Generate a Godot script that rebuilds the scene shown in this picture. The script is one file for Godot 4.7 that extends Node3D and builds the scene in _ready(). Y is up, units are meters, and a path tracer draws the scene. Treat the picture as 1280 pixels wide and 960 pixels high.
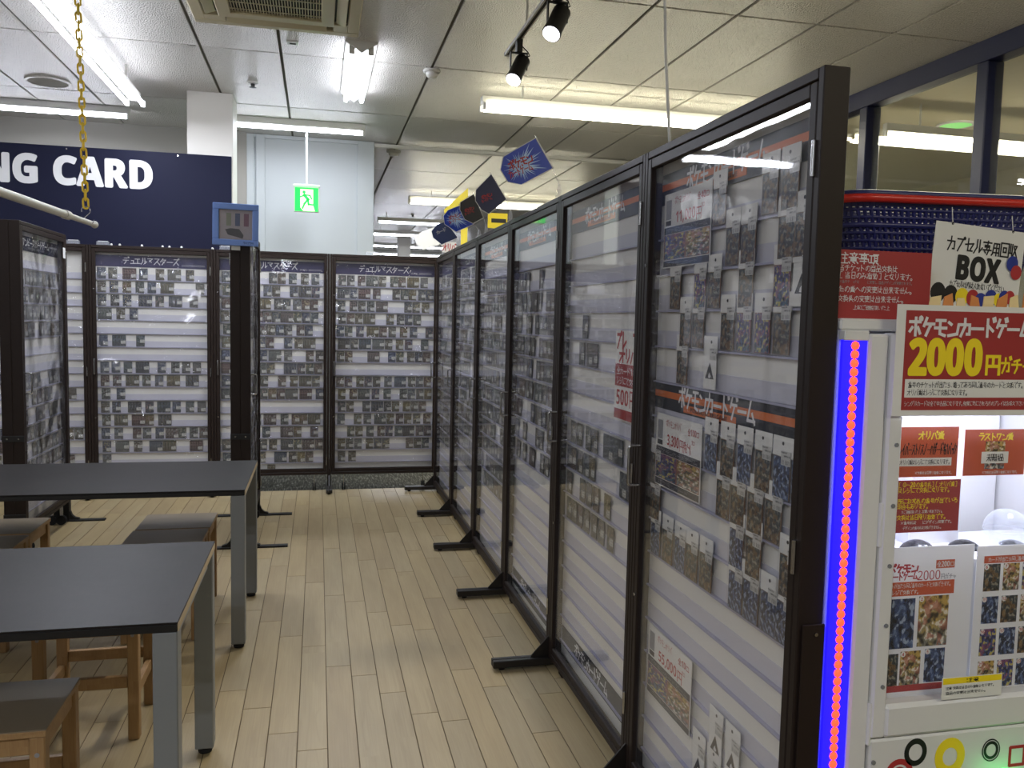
extends Node3D
# A card shop: a corridor of glazed card showcases, black tables and stools, a prize machine.
# Units are metres, y up. -z runs down the aisle, x to the side of the window wall.

const EYE := Vector3(0.0, 1.45, 0.0)
const FOCAL := 1040.0        # pixels, for the 1280 x 960 frame
const CEIL := 3.195          # ceiling height
const RUN_X := 0.95          # front plane of the showcases along the aisle
const RUN_END := -1.47       # their near end
const PITCH := 0.905         # width of one showcase
const BACK_Z := -7.0         # front plane of the showcases across the end of the aisle
const CASE_H := 1.955
const CASE_D := 0.058
const ROW := 0.1045          # pitch of the card rows
const ROW_TOP := 1.796       # top of the first card row

var eye_basis: Basis
var rng := RandomNumberGenerator.new()
var M := {}
var boxes := {}
var glyphs := {}
var taken := {}
var bold: SystemFont
var plain_font: SystemFont
var text_cache := {}
var card_meshes := []
var fan_meshes := []
var sticker_mesh: Mesh
var loose_cards: SurfaceTool
var single_cards := 0

# ------------------------------------------------------------------ where a pixel of the frame lies on a known plane
func ray(px: float, py: float) -> Vector3:
	return eye_basis * Vector3((px - 640.0) / FOCAL, -(py - 480.0) / FOCAL, -1.0)
func on_y(px: float, py: float, h: float) -> Vector3:
	var r := ray(px, py)
	return EYE + r * ((h - EYE.y) / r.y)
func on_x(px: float, py: float, x: float) -> Vector3:
	var r := ray(px, py)
	return EYE + r * ((x - EYE.x) / r.x)
func on_z(px: float, py: float, z: float) -> Vector3:
	var r := ray(px, py)
	return EYE + r * ((z - EYE.z) / r.z)

# ------------------------------------------------------------------ nodes
func numbered(called: String) -> String:
	var n: int = taken.get(called, 0)
	taken[called] = n + 1
	return called if n == 0 else "%s_%03d" % [called, n]

func describe(o: Node3D, label: String, category: String, group := "", kind := "") -> Node3D:
	if label: o.set_meta("label", label)
	if category: o.set_meta("category", category)
	if group: o.set_meta("group", group)
	if kind: o.set_meta("kind", kind)
	return o

func thing(called: String, label: String, category: String, at := Vector3.ZERO, turn := 0.0, group := "") -> Node3D:
	var o := Node3D.new()
	o.name = numbered(called)
	add_child(o)
	o.position = at
	o.rotation.y = turn
	return describe(o, label, category, group)

func node_part(parent: Node3D, called: String, at := Vector3.ZERO) -> Node3D:
	var o := Node3D.new()
	o.name = called
	parent.add_child(o, true)
	o.position = at
	return o

func part(parent: Node3D, called: String, mesh: Mesh, m: Material, at := Vector3.ZERO) -> MeshInstance3D:
	var o := MeshInstance3D.new()
	o.name = called if parent != self else numbered(called)
	o.mesh = mesh
	o.material_override = m
	parent.add_child(o, true)
	o.position = at
	return o

func structure(called: String, mesh: Mesh, m: Material, at := Vector3.ZERO) -> MeshInstance3D:
	var o := part(self, called, mesh, m, at)
	o.set_meta("kind", "structure")
	return o

# ------------------------------------------------------------------ shapes
func tool() -> SurfaceTool:
	var st := SurfaceTool.new()
	st.begin(Mesh.PRIMITIVE_TRIANGLES)
	return st

func face(st: SurfaceTool, pts: Array, n: Vector3, uv := []) -> void:
	# a convex polygon seen from the side of n
	var turn := 0.0
	for i in pts.size():
		turn += (pts[i] - pts[0]).cross(pts[(i + 1) % pts.size()] - pts[0]).dot(n)
	var order := range(pts.size())
	if turn > 0.0:
		order.reverse()
	for k in range(1, pts.size() - 1):
		for j in [order[0], order[k], order[k + 1]]:
			var p: Vector3 = pts[j]
			st.set_normal(n)
			var u := Vector2(p.x, -p.y)
			if uv.size():
				u = uv[j]
			elif absf(n.y) > 0.7:
				u = Vector2(p.x, p.z)
			elif absf(n.x) > 0.7:
				u = Vector2(p.z, -p.y)
			st.set_uv(u)
			st.add_vertex(p)

func add_box(st: SurfaceTool, c: Vector3, s: Vector3, bevel := 0.0) -> void:
	var h := s * 0.5
	var r := minf(bevel, minf(h.x, minf(h.y, h.z)) * 0.9)
	var axes := [Vector3.RIGHT, Vector3.UP, Vector3.BACK]
	for a in 3:
		for sg in [-1.0, 1.0]:
			var n: Vector3 = axes[a] * sg
			var u: Vector3 = axes[(a + 1) % 3]
			var v: Vector3 = axes[(a + 2) % 3]
			var hu: float = h[(a + 1) % 3] - r
			var hv: float = h[(a + 2) % 3] - r
			var o: Vector3 = c + n * h[a]
			face(st, [o - u * hu - v * hv, o + u * hu - v * hv, o + u * hu + v * hv, o - u * hu + v * hv], n)
	if r <= 0.0:
		return
	for a in 3:
		var b := (a + 1) % 3
		var d := (a + 2) % 3
		for s1 in [-1.0, 1.0]:
			for s2 in [-1.0, 1.0]:
				var e: Vector3 = axes[a] * (h[a] - r)
				var p: Vector3 = c + axes[b] * s1 * h[b] + axes[d] * s2 * (h[d] - r)
				var q: Vector3 = c + axes[b] * s1 * (h[b] - r) + axes[d] * s2 * h[d]
				face(st, [p - e, p + e, q + e, q - e], (axes[b] * s1 + axes[d] * s2).normalized())
	for sx in [-1.0, 1.0]:
		for sy in [-1.0, 1.0]:
			for sz in [-1.0, 1.0]:
				var k := Vector3(sx, sy, sz)
				var p := c + Vector3(sx * h.x, sy * (h.y - r), sz * (h.z - r))
				var q := c + Vector3(sx * (h.x - r), sy * h.y, sz * (h.z - r))
				var w := c + Vector3(sx * (h.x - r), sy * (h.y - r), sz * h.z)
				face(st, [p, q, w], k.normalized())

func box_mesh(s: Vector3, bevel := 0.0) -> Mesh:
	var key := "%.4f %.4f %.4f %.4f" % [s.x, s.y, s.z, bevel]
	if not boxes.has(key):
		var st := tool()
		add_box(st, Vector3.ZERO, s, bevel)
		boxes[key] = st.commit()
	return boxes[key]

func bx(parent: Node3D, called: String, at: Vector3, s: Vector3, m: Material, bevel := 0.0) -> MeshInstance3D:
	return part(parent, called, box_mesh(s, bevel), m, at)

func frame_of(d: Vector3) -> Array:
	var side := d.cross(Vector3.UP if absf(d.normalized().y) < 0.95 else Vector3.RIGHT).normalized()
	return [side, side.cross(d).normalized()]

func add_tube(st: SurfaceTool, pts: Array, radii: Array, seg := 12, closed := false, caps := true) -> void:
	var rings := []
	var n := pts.size()
	for i in n:
		var a: Vector3 = pts[(i - 1 + n) % n] if closed or i > 0 else pts[i]
		var b: Vector3 = pts[(i + 1) % n] if closed or i < n - 1 else pts[i]
		var d: Vector3 = (b - a).normalized()
		var fr := frame_of(d)
		if rings.size():
			var before: Vector3 = rings[-1][1]
			var s2: Vector3 = (before - d * before.dot(d)).normalized()
			fr = [s2, s2.cross(d).normalized()]
		rings.append([pts[i], fr[0], fr[1], radii[i] if radii.size() > 1 else radii[0], d])
	var count := n if closed else n - 1
	for i in count:
		var r0: Array = rings[i]
		var r1: Array = rings[(i + 1) % n]
		var shift := 0.0
		if closed and i == n - 1:
			shift = atan2(r0[1].dot(r1[2]), r0[1].dot(r1[1]))
		for k in seg:
			var t0 := TAU * k / seg
			var t1 := TAU * (k + 1) / seg
			var na: Vector3 = r0[1] * cos(t0) + r0[2] * sin(t0)
			var nb: Vector3 = r0[1] * cos(t1) + r0[2] * sin(t1)
			var nc: Vector3 = r1[1] * cos(t1 + shift) + r1[2] * sin(t1 + shift)
			var nd: Vector3 = r1[1] * cos(t0 + shift) + r1[2] * sin(t0 + shift)
			var P := [r0[0] + na * r0[3], r0[0] + nb * r0[3], r1[0] + nc * r1[3], r1[0] + nd * r1[3]]
			var N := [na, nb, nc, nd]
			var order := [0, 1, 2, 0, 2, 3]
			if (P[1] - P[0]).cross(P[2] - P[0]).dot(na + nc) > 0.0:
				order = [0, 2, 1, 0, 3, 2]
			for j in order:
				st.set_normal(N[j])
				st.set_uv(Vector2(float(k) / seg, float(i) / maxf(1.0, count)))
				st.add_vertex(P[j])
	if caps and not closed:
		for e in [0, n - 1]:
			var ring: Array = rings[e]
			if ring[3] < 0.0002:
				continue
			var poly := []
			for k in seg:
				poly.append(ring[0] + (ring[1] * cos(TAU * k / seg) + ring[2] * sin(TAU * k / seg)) * ring[3])
			face(st, poly, ring[4] * (-1.0 if e == 0 else 1.0))

func rod(a: Vector3, b: Vector3, r: float, seg := 12) -> Mesh:
	var st := tool()
	add_tube(st, [a, b], [r, r], seg)
	return st.commit()

func pipe(pts: Array, r: float, seg := 8, closed := false) -> Mesh:
	var st := tool()
	var radii := []
	for p in pts:
		radii.append(r)
	add_tube(st, pts, radii, seg, closed)
	return st.commit()

func lathe(profile: Array, seg := 24) -> Mesh:
	# profile of Vector2(radius, y), bottom to top or top to bottom
	var st := tool()
	for i in profile.size() - 1:
		var a: Vector2 = profile[i]
		var b: Vector2 = profile[i + 1]
		var slope := (b - a).normalized()
		for k in seg:
			var t0 := TAU * k / seg
			var t1 := TAU * (k + 1) / seg
			var d0 := Vector3(cos(t0), 0, sin(t0))
			var d1 := Vector3(cos(t1), 0, sin(t1))
			var pts := [d0 * a.x + Vector3(0, a.y, 0), d1 * a.x + Vector3(0, a.y, 0), d1 * b.x + Vector3(0, b.y, 0), d0 * b.x + Vector3(0, b.y, 0)]
			var out := (d0 + d1).normalized() * slope.y - Vector3(0, slope.x, 0)
			if a.y > b.y or (a.y == b.y and a.x < b.x and i > 0):
				out = -out
			if a.x < 0.00001:
				pts.remove_at(1)
			elif b.x < 0.00001:
				pts.remove_at(3)
			face(st, pts, out.normalized())
	return st.commit()

func extrude(poly: PackedVector2Array, depth: float) -> Mesh:
	# an outline in the xy plane, front at z = depth / 2
	var st := tool()
	var idx := Geometry2D.triangulate_polygon(poly)
	for i in range(0, idx.size(), 3):
		for z in [depth * 0.5, -depth * 0.5]:
			face(st, [Vector3(poly[idx[i]].x, poly[idx[i]].y, z), Vector3(poly[idx[i + 1]].x, poly[idx[i + 1]].y, z), Vector3(poly[idx[i + 2]].x, poly[idx[i + 2]].y, z)], Vector3(0, 0, signf(z)))
	var cw := Geometry2D.is_polygon_clockwise(poly)
	for i in poly.size():
		var a := poly[i]
		var b := poly[(i + 1) % poly.size()]
		var n := Vector3(b.y - a.y, a.x - b.x, 0).normalized() * (-1.0 if cw else 1.0)
		face(st, [Vector3(a.x, a.y, -depth * 0.5), Vector3(b.x, b.y, -depth * 0.5), Vector3(b.x, b.y, depth * 0.5), Vector3(a.x, a.y, depth * 0.5)], n)
	return st.commit()

func ring_mesh(r0: float, r1: float, depth: float, seg := 28, squash := 1.0) -> Mesh:
	# a flat ring in the xy plane
	var st := tool()
	for k in seg:
		var a := TAU * k / seg
		var b := TAU * (k + 1) / seg
		var da := Vector3(cos(a), sin(a) * squash, 0)
		var db := Vector3(cos(b), sin(b) * squash, 0)
		var z := Vector3(0, 0, depth * 0.5)
		if r0 > 0.0:
			face(st, [da * r0 + z, db * r0 + z, db * r1 + z, da * r1 + z], Vector3.BACK)
		else:
			face(st, [z, db * r1 + z, da * r1 + z], Vector3.BACK)
		face(st, [da * r1 - z, db * r1 - z, db * r1 + z, da * r1 + z], (da + db).normalized())
	return st.commit()

# ------------------------------------------------------------------ lettering: Latin from the font, Japanese drawn as strokes on a 10 x 10 grid
func add_glyph(c: String, strokes: String) -> void:
	glyphs[c] = strokes.split(" ")

func stroke_points(c: String) -> Array:
	# strokes of a character as arrays of Vector2 in a unit square, y up
	var marks := {"ガ": "カ", "ギ": "キ", "グ": "ク", "ゲ": "ケ", "ザ": "サ", "ジ": "シ", "ズ": "ス", "ダ": "タ", "デ": "テ", "ド": "ト", "バ": "ハ", "ブ": "フ", "が": "か", "ご": "こ", "ざ": "さ", "じ": "し", "だ": "た", "で": "て", "ば": "は"}
	var rounds := {"パ": "ハ", "ピ": "ヒ", "プ": "フ", "ポ": "ホ"}
	var small := {"ッ": "ツ", "ャ": "ヤ", "ュ": "ユ", "っ": "つ"}
	var base := c
	var k := 1.0
	var shift := Vector2.ZERO
	if marks.has(c): base = marks[c]
	if rounds.has(c): base = rounds[c]
	if small.has(c):
		base = small[c]
		k = 0.68
		shift = Vector2(0.13, 0.0)
	var out := []
	if glyphs.has(base):
		for s in glyphs[base]:
			var line := []
			if s.begins_with("r"):
				var a := Vector2(float(s[1]), float(s[2]))
				var b := Vector2(float(s[3]), float(s[4]))
				line = [a, Vector2(b.x, a.y), b, Vector2(a.x, b.y), a]
			elif s.begins_with("o"):
				for i in 9:
					line.append(Vector2(float(s[1]), float(s[2])) + Vector2.from_angle(TAU * i / 8.0) * float(s[3]) * 0.5)
			else:
				for i in range(0, s.length() - 1, 2):
					line.append(Vector2(float(s[i]), float(s[i + 1])))
			var flat := []
			for p in line:
				var q: Vector2 = Vector2(p.x / 9.0, 1.0 - p.y / 9.0) * k + shift
				if marks.has(c) or rounds.has(c):
					q.x *= 0.9
				flat.append(q)
			out.append(flat)
	if marks.has(c):
		out.append([Vector2(0.83, 1.06), Vector2(0.89, 0.9)])
		out.append([Vector2(0.95, 1.1), Vector2(1.01, 0.94)])
	if rounds.has(c):
		var dot := []
		for i in 9:
			dot.append(Vector2(0.94, 0.97) + Vector2.from_angle(TAU * i / 8.0) * 0.075)
		out.append(dot)
	return out

func latin_points(t: String, serif_bold: bool) -> Array:
	# [triangle corners, width] for a cap height of 1
	var key := t + str(serif_bold)
	if not text_cache.has(key):
		var tm := TextMesh.new()
		tm.font = bold if serif_bold else plain_font
		tm.text = t
		tm.font_size = 64
		tm.pixel_size = 1.0 / 46.0
		tm.depth = 0.0
		tm.curve_step = 2.0
		tm.horizontal_alignment = HORIZONTAL_ALIGNMENT_LEFT
		tm.vertical_alignment = VERTICAL_ALIGNMENT_TOP
		var arr := tm.get_mesh_arrays()
		var vs: PackedVector3Array = arr[Mesh.ARRAY_VERTEX]
		var ids: PackedInt32Array = arr[Mesh.ARRAY_INDEX]
		var pts := []
		var lo := Vector2(1e9, 1e9)
		var hi := -lo
		for i in ids:
			var p := Vector2(vs[i].x, vs[i].y)
			pts.append(p)
			lo = lo.min(p)
			hi = hi.max(p)
		text_cache[key] = [pts, lo, hi]
	return text_cache[key]

func text_mesh(t: String, height: float, width := 0.0, weight := 0.12, heavy := true, fat := 0.0) -> Mesh:
	# one line of print in the xy plane, centred on the origin, facing +z
	var quads := []
	var tris := []
	var x := 0.0
	var i := 0
	while i < t.length():
		var c := t[i]
		var code := t.unicode_at(i)
		if code == 32:
			x += 0.45
			i += 1
		elif code < 256:
			var run := ""
			while i < t.length() and t.unicode_at(i) < 256 and t.unicode_at(i) != 32:
				run += t[i]
				i += 1
			var got := latin_points(run, heavy)
			var lo: Vector2 = got[1]
			var hi: Vector2 = got[2]
			for p in got[0]:
				tris.append(Vector2(p.x - lo.x + x, p.y - lo.y))
			x += hi.x - lo.x + 0.16
		else:
			for line in stroke_points(c):
				for k in line.size() - 1:
					quads.append([line[k] + Vector2(x, 0), line[k + 1] + Vector2(x, 0)])
			x += 0.8 if c in ["ッ", "ャ", "ュ", "っ"] else (0.6 if c in ["。", "、"] else 1.12)
			i += 1
	var total := maxf(0.1, x - 0.12)
	var sx := height if width <= 0.0 else width / total
	var st := tool()
	var off := Vector2(-total * 0.5, -0.5)
	var copies := [Vector2.ZERO]
	if fat > 0.0:   # a heavier cut of the same letters
		for k in 8:
			copies.append(Vector2.from_angle(TAU * k / 8.0) * fat)
	for k in copies.size():
		for p in range(0, tris.size(), 3):
			var v := []
			for j in 3:
				var q: Vector2 = tris[p + j] + off
				v.append(Vector3(q.x * sx + copies[k].x, q.y * height + copies[k].y, 0.00006 * k))
			face(st, v, Vector3.BACK)
	var layer := 0
	for q in quads:
		layer = (layer + 1) % 16
		var lift := 0.00004 * layer   # strokes cross without lying in one plane
		var a: Vector2 = (q[0] + off) * Vector2(sx, height)
		var b: Vector2 = (q[1] + off) * Vector2(sx, height)
		var d := (b - a).normalized()
		var w := weight * minf(sx, height) * 0.5
		a -= d * w * 0.9
		b += d * w * 0.9
		var s := Vector2(-d.y, d.x) * w
		face(st, [Vector3(a.x + s.x, a.y + s.y, lift), Vector3(b.x + s.x, b.y + s.y, lift), Vector3(b.x - s.x, b.y - s.y, lift), Vector3(a.x - s.x, a.y - s.y, lift)], Vector3.BACK)
	return st.commit()

func letter(parent: Node3D, t: String, at: Vector3, height: float, m: Material, width := 0.0, weight := 0.12, heavy := true, fat := 0.0) -> MeshInstance3D:
	return part(parent, "lettering", text_mesh(t, height, width, weight, heavy, fat), m, at)

func learn_glyphs() -> void:
	var table := {
		"ア": "1181 8163 525539", "イ": "8016 5359", "エ": "1282 5258 0898", "オ": "0393 6069 6309", "カ": "03838868 404419", "キ": "1373 0686 4059",
		"ク": "4005 3282 8229", "ケ": "3014 2393 636439", "サ": "0393 2026 707549", "シ": "1132 0445 195893", "ス": "118109 5599", "セ": "04939367 303888",
		"タ": "4005 3282 8229 3466", "チ": "7122 0494 525639", "ツ": "1224 4254 826849", "テ": "2171 0494 545629", "ト": "3039 3386", "ノ": "8019",
		"ハ": "3209 6299", "ヒ": "202888 2474", "フ": "118129", "ホ": "0292 5059 2507 7598", "マ": "0181 8144 3366", "ム": "401898 6599", "モ": "1181 0595 414889", "ヤ": "0393 9366 2059",
		"ユ": "227268 0898", "ラ": "2070 0393 9349", "リ": "2026 707549", "ル": "303509 606895", "レ": "202985", "ワ": "1115 118149", "ン": "1233 198893", "ー": "0595", "ニ": "2282 0888",
		"の": "5246281623518295 958869", "は": "1019 3393 606748365789", "に": "1019 4191 363898", "て": "0191 81444769", "な": "0362 4016 7183 646848365799", "り": "2026 707549",
		"ま": "1191 1494 506848375689", "す": "0292 505646345639", "か": "03737858 4009 8295", "た": "0171 3009 5393 5898", "ら": "4162 223664875929", "つ": "037285965939",
		"あ": "0181 404758 732718064484 849669", "る": "117116548496 967948", "し": "2027497996", "と": "3045 8325284989", "い": "11162847 7296", "へ": "063297", "も": "4047698986 1373 1676",
		"お": "0262 303917367587 8759 7294", "こ": "2181 15172989", "さ": "0292 4076 152879", "け": "1019 3393 707659", "れ": "2029 024218 1853726898", "み": "114116080645 4597 7359",
		"く": "701579", "ん": "4009264648 4896", "せ": "0494 7076 3138 3888", "め": "2147 6129063264 6488 8859", "う": "4161 2363857749", "え": "3152 12720845 4599", "き": "1181 0494 3076 182989", "他": "3014 1419 30384898 3484 5156 8486", "。": "o183", "、": "1728", "【": "50201959", "】": "20505929", "～": "05347596", "①": "o548 5258", "※": "1188 8118",
		"専": "0191 r2374 5046 0696 7559 2738", "用": "211809 2181 8189 2484 2787 5159", "回": "r0099 r3366", "収": "1016 0636 3039 5181 8148 5299", "注": "0112 0314 0829 6071 3292 4585 3999 6269",
		"意": "5051 1181 3243 7263 0494 r2577 2676 0819 4869 8899", "事": "0191 r2274 0595 1777 5059 9597", "項": "0242 2227 0848 4191 r5287 5484 5686 5849 7899", "賞": "5052 2132 8071 0304 0393 9394 r3264 r2588 2686 2787 3819 6899",
		"商": "0191 5051 3233 7263 r1389 r3678", "品": "r2074 r0549 r5599", "交": "5051 0292 3314 6395 3599 7519", "換": "2029 0242 0636 5024 4171 r4386 3696 6639 6699", "当": "5054 1123 8163 158589 1787 1989",
		"日": "r2089 2585", "有": "0292 4009 r3489 3686 3888", "効": "2021 0242 1304 3344 1449 4419 53837958 6049", "変": "5051 0191 3235 6265 1314 8394 3575 7519 2599", "更": "0191 r1285 1484 5058 5819 2799",
		"出": "5059 21248481 15198985", "来": "1181 0494 5059 5419 5499 2233 7263", "上": "5059 5383 0999", "記": "0141 1131 0343 0545 r0748 519194 545898", "理": "0141 0545 2128 0948 r5195 5393 7199 4999 5797",
		"解": "2012 r1249 1545 2249 518184 6144 5696 7579 5999", "頂": "0141 212809 4191 r5287 5484 5686 5849 7899", "円": "19109099 1595 5055", "番": "2171 0383 5035 4319 4389 r2589 2787 5559", "号": "r2173 0595 353777 7769",
		"飾": "2014 2055 r1348 1646 6042 5292 r5489 7079", "同": "19109099 3363 r3577", "全": "5005 5095 2474 2676 5459 1999", "中": "r1286 5059", "古": "0292 5055 r2589", "程": "4011 0343 2129 2405 2446 r5294 5696 7569 5999",
		"度": "5051 1191 1109 3393 424575 7275 3686 8629 3589", "気": "3012 2181 2371 13838398 1569 5516", "方": "5051 0292 4209 44747469", "控": "2029 0343 0736 6062 4193 r5588", "下": "0191 5159 5374", "各": "4014 41818116 3388 r3589",
		"未": "1181 0494 5059 5409 5499", "開": "r0044 r5094 0009 9099 3575 3777 4549 6579", "封": "1141 2024 0444 2429 0747 0949 5393 8089 6577", "既": "r1145 1343 1119 1949 5191 6165 5494 7459 7489", "求": "0292 5059 2334 7464 5308 5599 7081",
		"札": "0343 2029 2408 2446 60689896", "場": "0343 2028 0847 r5194 4696 5648 9698 6769", "合": "5005 5095 3474 r2689", "限": "0009 00402446 r5085 5383 5059 5599", "口": "r1288", "買": "r0092 3032 6062 r2387 2585 2686 3719 6799",
		"以": "1117 1738 4244 7069 6699", "外": "3005 21515109 2435 7079 7497", "入": "4152 5209 4599", "後": "3013 3305 2529 6042 4263 6235 4596 5518 7518 4599", "税": "4011 0343 2129 2405 2446 5042 r5285 6568 856898", "込": "0112 035469 6144 6188", "在": "0292 4009 3439 4494 6569 3999"}
	for c in table:
		add_glyph(c, table[c])

# ------------------------------------------------------------------ materials
func mat(c: Color, rough := 0.6, metal := 0.0) -> StandardMaterial3D:
	var m := StandardMaterial3D.new()
	m.albedo_color = c
	m.roughness = rough
	m.metallic = metal
	return m

func glow(c: Color, e: float) -> StandardMaterial3D:
	var m := mat(c, 0.4)
	m.emission_enabled = true
	m.emission = c
	m.emission_energy_multiplier = e
	return m

func clear(c: Color, rough := 0.02) -> StandardMaterial3D:
	var m := mat(c, rough)
	m.transparency = BaseMaterial3D.TRANSPARENCY_ALPHA
	return m

func noise(freq: float, octaves := 3, sd := 1, kind := FastNoiseLite.TYPE_SIMPLEX_SMOOTH) -> FastNoiseLite:
	var n := FastNoiseLite.new()
	n.noise_type = kind
	n.frequency = freq
	n.fractal_octaves = octaves
	n.seed = sd
	return n

func noise_tex(freq: float, size := 512, octaves := 3, sd := 1, normal := false, strength := 4.0) -> NoiseTexture2D:
	var t := NoiseTexture2D.new()
	t.width = size
	t.height = size
	t.seamless = true
	t.noise = noise(freq, octaves, sd)
	t.as_normal_map = normal
	t.bump_strength = strength
	return t

func wood_texture(light: Color, dark: Color, size: Vector2i, rings: float, sd: int) -> ImageTexture:
	# grain along v
	var im := Image.create(size.x, size.y, false, Image.FORMAT_RGB8)
	var a := noise(1.0, 3, sd)
	var b := noise(1.0, 2, sd + 5)
	for y in size.y:
		for x in size.x:
			var u := float(x) / size.x
			var v := float(y) / size.y
			var warp := b.get_noise_2d(u * 5.0, v * 3.2) * 0.5
			var ring := 0.5 + 0.5 * sin((u + warp * 0.32) * rings + a.get_noise_2d(u * 2.0, v * 1.5) * 5.0)
			var fine := a.get_noise_2d(u * 70.0, v * 5.0)
			var broad := b.get_noise_2d(u * 3.0 + 9.0, v * 2.0)
			var line := pow(0.5 + 0.5 * sin((u + warp * 0.2) * rings * 3.0), 6.0)
			var t := clampf(0.45 + 0.1 * (ring - 0.5) + 0.22 * line * clampf(warp * 3.0, 0.0, 1.0) + 0.22 * fine + 0.2 * broad, 0.0, 1.0)
			im.set_pixel(x, y, light.lerp(dark, t))
	return ImageTexture.create_from_image(im)

func card_atlas() -> ImageTexture:
	# 8 x 8 printed cards of abstract art; the last two rows are overlapping fans of cards, the last cell a price sticker
	var cw := 96
	var ch := 132
	var im := Image.create(cw * 8, ch * 8, false, Image.FORMAT_RGB8)
	var n := noise(1.0, 3, 11)
	var n2 := noise(1.0, 2, 37)
	rng.seed = 77
	var hues := [Color(0.16, 0.15, 0.14), Color(0.2, 0.24, 0.3), Color(0.3, 0.26, 0.16), Color(0.22, 0.27, 0.24), Color(0.3, 0.17, 0.15), Color(0.36, 0.36, 0.34), Color(0.15, 0.2, 0.34), Color(0.42, 0.35, 0.14)]
	for cy in 8:
		for cx in 8:
			var id := cy * 8 + cx
			var base: Color = hues[(id * 5 + cy) % 8]
			var second: Color = hues[(id * 3 + 2) % 8].lightened(0.3)
			var rim := Color(0.07, 0.07, 0.075) if id % 4 != 3 else Color(0.42, 0.42, 0.42)
			var ox := cx * 17.0
			for y in ch:
				for x in cw:
					var u := float(x) / cw
					var v := float(y) / ch
					var c: Color
					if id == 63:
						c = Color(0.76, 0.76, 0.74)
						if v > 0.62 and v < 0.9 and u > 0.12 and u < 0.88:
							c = Color(0.12, 0.12, 0.12) if int(u * 61.0 + n.get_noise_1d(x * 3.1) * 3.0) % 3 == 0 else c
						elif (v > 0.1 and v < 0.2 and u < 0.6) or (v > 0.3 and v < 0.42 and u > 0.3 and u < 0.9):
							c = Color(0.25, 0.25, 0.25) if n.get_noise_2d(x * 0.6, y * 0.05 + 3.0) > 0.0 else c
					else:
						var fan := cy >= 6
						var fu := u
						if fan:
							fu = fposmod(u * (4.0 + cx % 4), 1.0) if u < 0.66 else (u - 0.66) / 0.34
						var art := n.get_noise_2d(fu * 3.4 + ox, v * 4.2 + cy * 13.0)
						var fine := n2.get_noise_2d(fu * 12.0 + ox, v * 15.0 + cy * 7.0)
						c = base.darkened(0.25).lerp(second, clampf(0.3 + art * 1.9, 0.0, 1.0))
						c = c.lightened(clampf(fine * 1.1, 0.0, 0.45)).darkened(clampf(-fine * 1.5, 0.0, 0.75))
						if v > 0.62 and v < 0.92 and fu > 0.1 and fu < 0.9:
							c = c.lerp(Color(0.36, 0.36, 0.35), 0.4)
							if int(v * 44.0) % 3 == 0 and n2.get_noise_2d(x * 0.5, floorf(v * 44.0) * 3.0 + id) > -0.15:
								c = c.darkened(0.55)
						if v < 0.13:
							c = c.lerp(Color(0.2, 0.2, 0.2), 0.4)
						if fu < 0.07 or fu > 0.95 or v < 0.04 or v > 0.96:
							c = rim
					im.set_pixel(cx * cw + x, cy * ch + y, c)
	return ImageTexture.create_from_image(im)

func pack_atlas() -> ImageTexture:
	# four abstract prints: brown and teal figure-like clutter, blue ice, bright mixed colours, pale landscape
	var s := 256
	var im := Image.create(s * 4, s, false, Image.FORMAT_RGB8)
	var n := noise(1.0, 4, 5)
	var n2 := noise(1.0, 2, 9)
	var sets := [
		[Color(0.2, 0.26, 0.28), Color(0.3, 0.23, 0.17), Color(0.5, 0.48, 0.4), Color(0.5, 0.36, 0.16)],
		[Color(0.13, 0.18, 0.3), Color(0.22, 0.3, 0.45), Color(0.55, 0.62, 0.72), Color(0.25, 0.33, 0.5)],
		[Color(0.25, 0.25, 0.5), Color(0.2, 0.4, 0.5), Color(0.75, 0.68, 0.25), Color(0.6, 0.25, 0.4)],
		[Color(0.72, 0.6, 0.3), Color(0.35, 0.42, 0.5), Color(0.85, 0.82, 0.76), Color(0.65, 0.35, 0.25)]]
	for k in 4:
		for y in s:
			for x in s:
				var u := float(x) / s
				var v := float(y) / s
				var a := n.get_noise_2d(u * 2.6 + k * 31.0, v * 3.4) * 1.5
				var b := n2.get_noise_2d(u * 4.5 + k * 11.0, v * 5.5)
				var t := clampf(v * 1.1 - 0.1 + a * 0.5, 0.0, 1.0)
				var c: Color = sets[k][0].lerp(sets[k][1], t)
				if b < -0.1: c = c.darkened(clampf(-b * 1.3, 0.0, 0.7))
				if b > 0.15: c = c.lerp(sets[k][2].lightened(0.15), clampf((b - 0.15) * 5.0, 0.0, 0.9))
				if a > 0.24: c = c.lerp(sets[k][3], 0.6)
				if absf(n2.get_noise_2d(u * 9.0 + k, v * 10.0)) < 0.035: c = c.darkened(0.45)
				if u < 0.035 or u > 0.965 or v < 0.02 or v > 0.98:
					c = sets[k][3].lerp(Color(0.4, 0.36, 0.28), 0.5)
				im.set_pixel(k * s + x, y, c)
	return ImageTexture.create_from_image(im)

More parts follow.
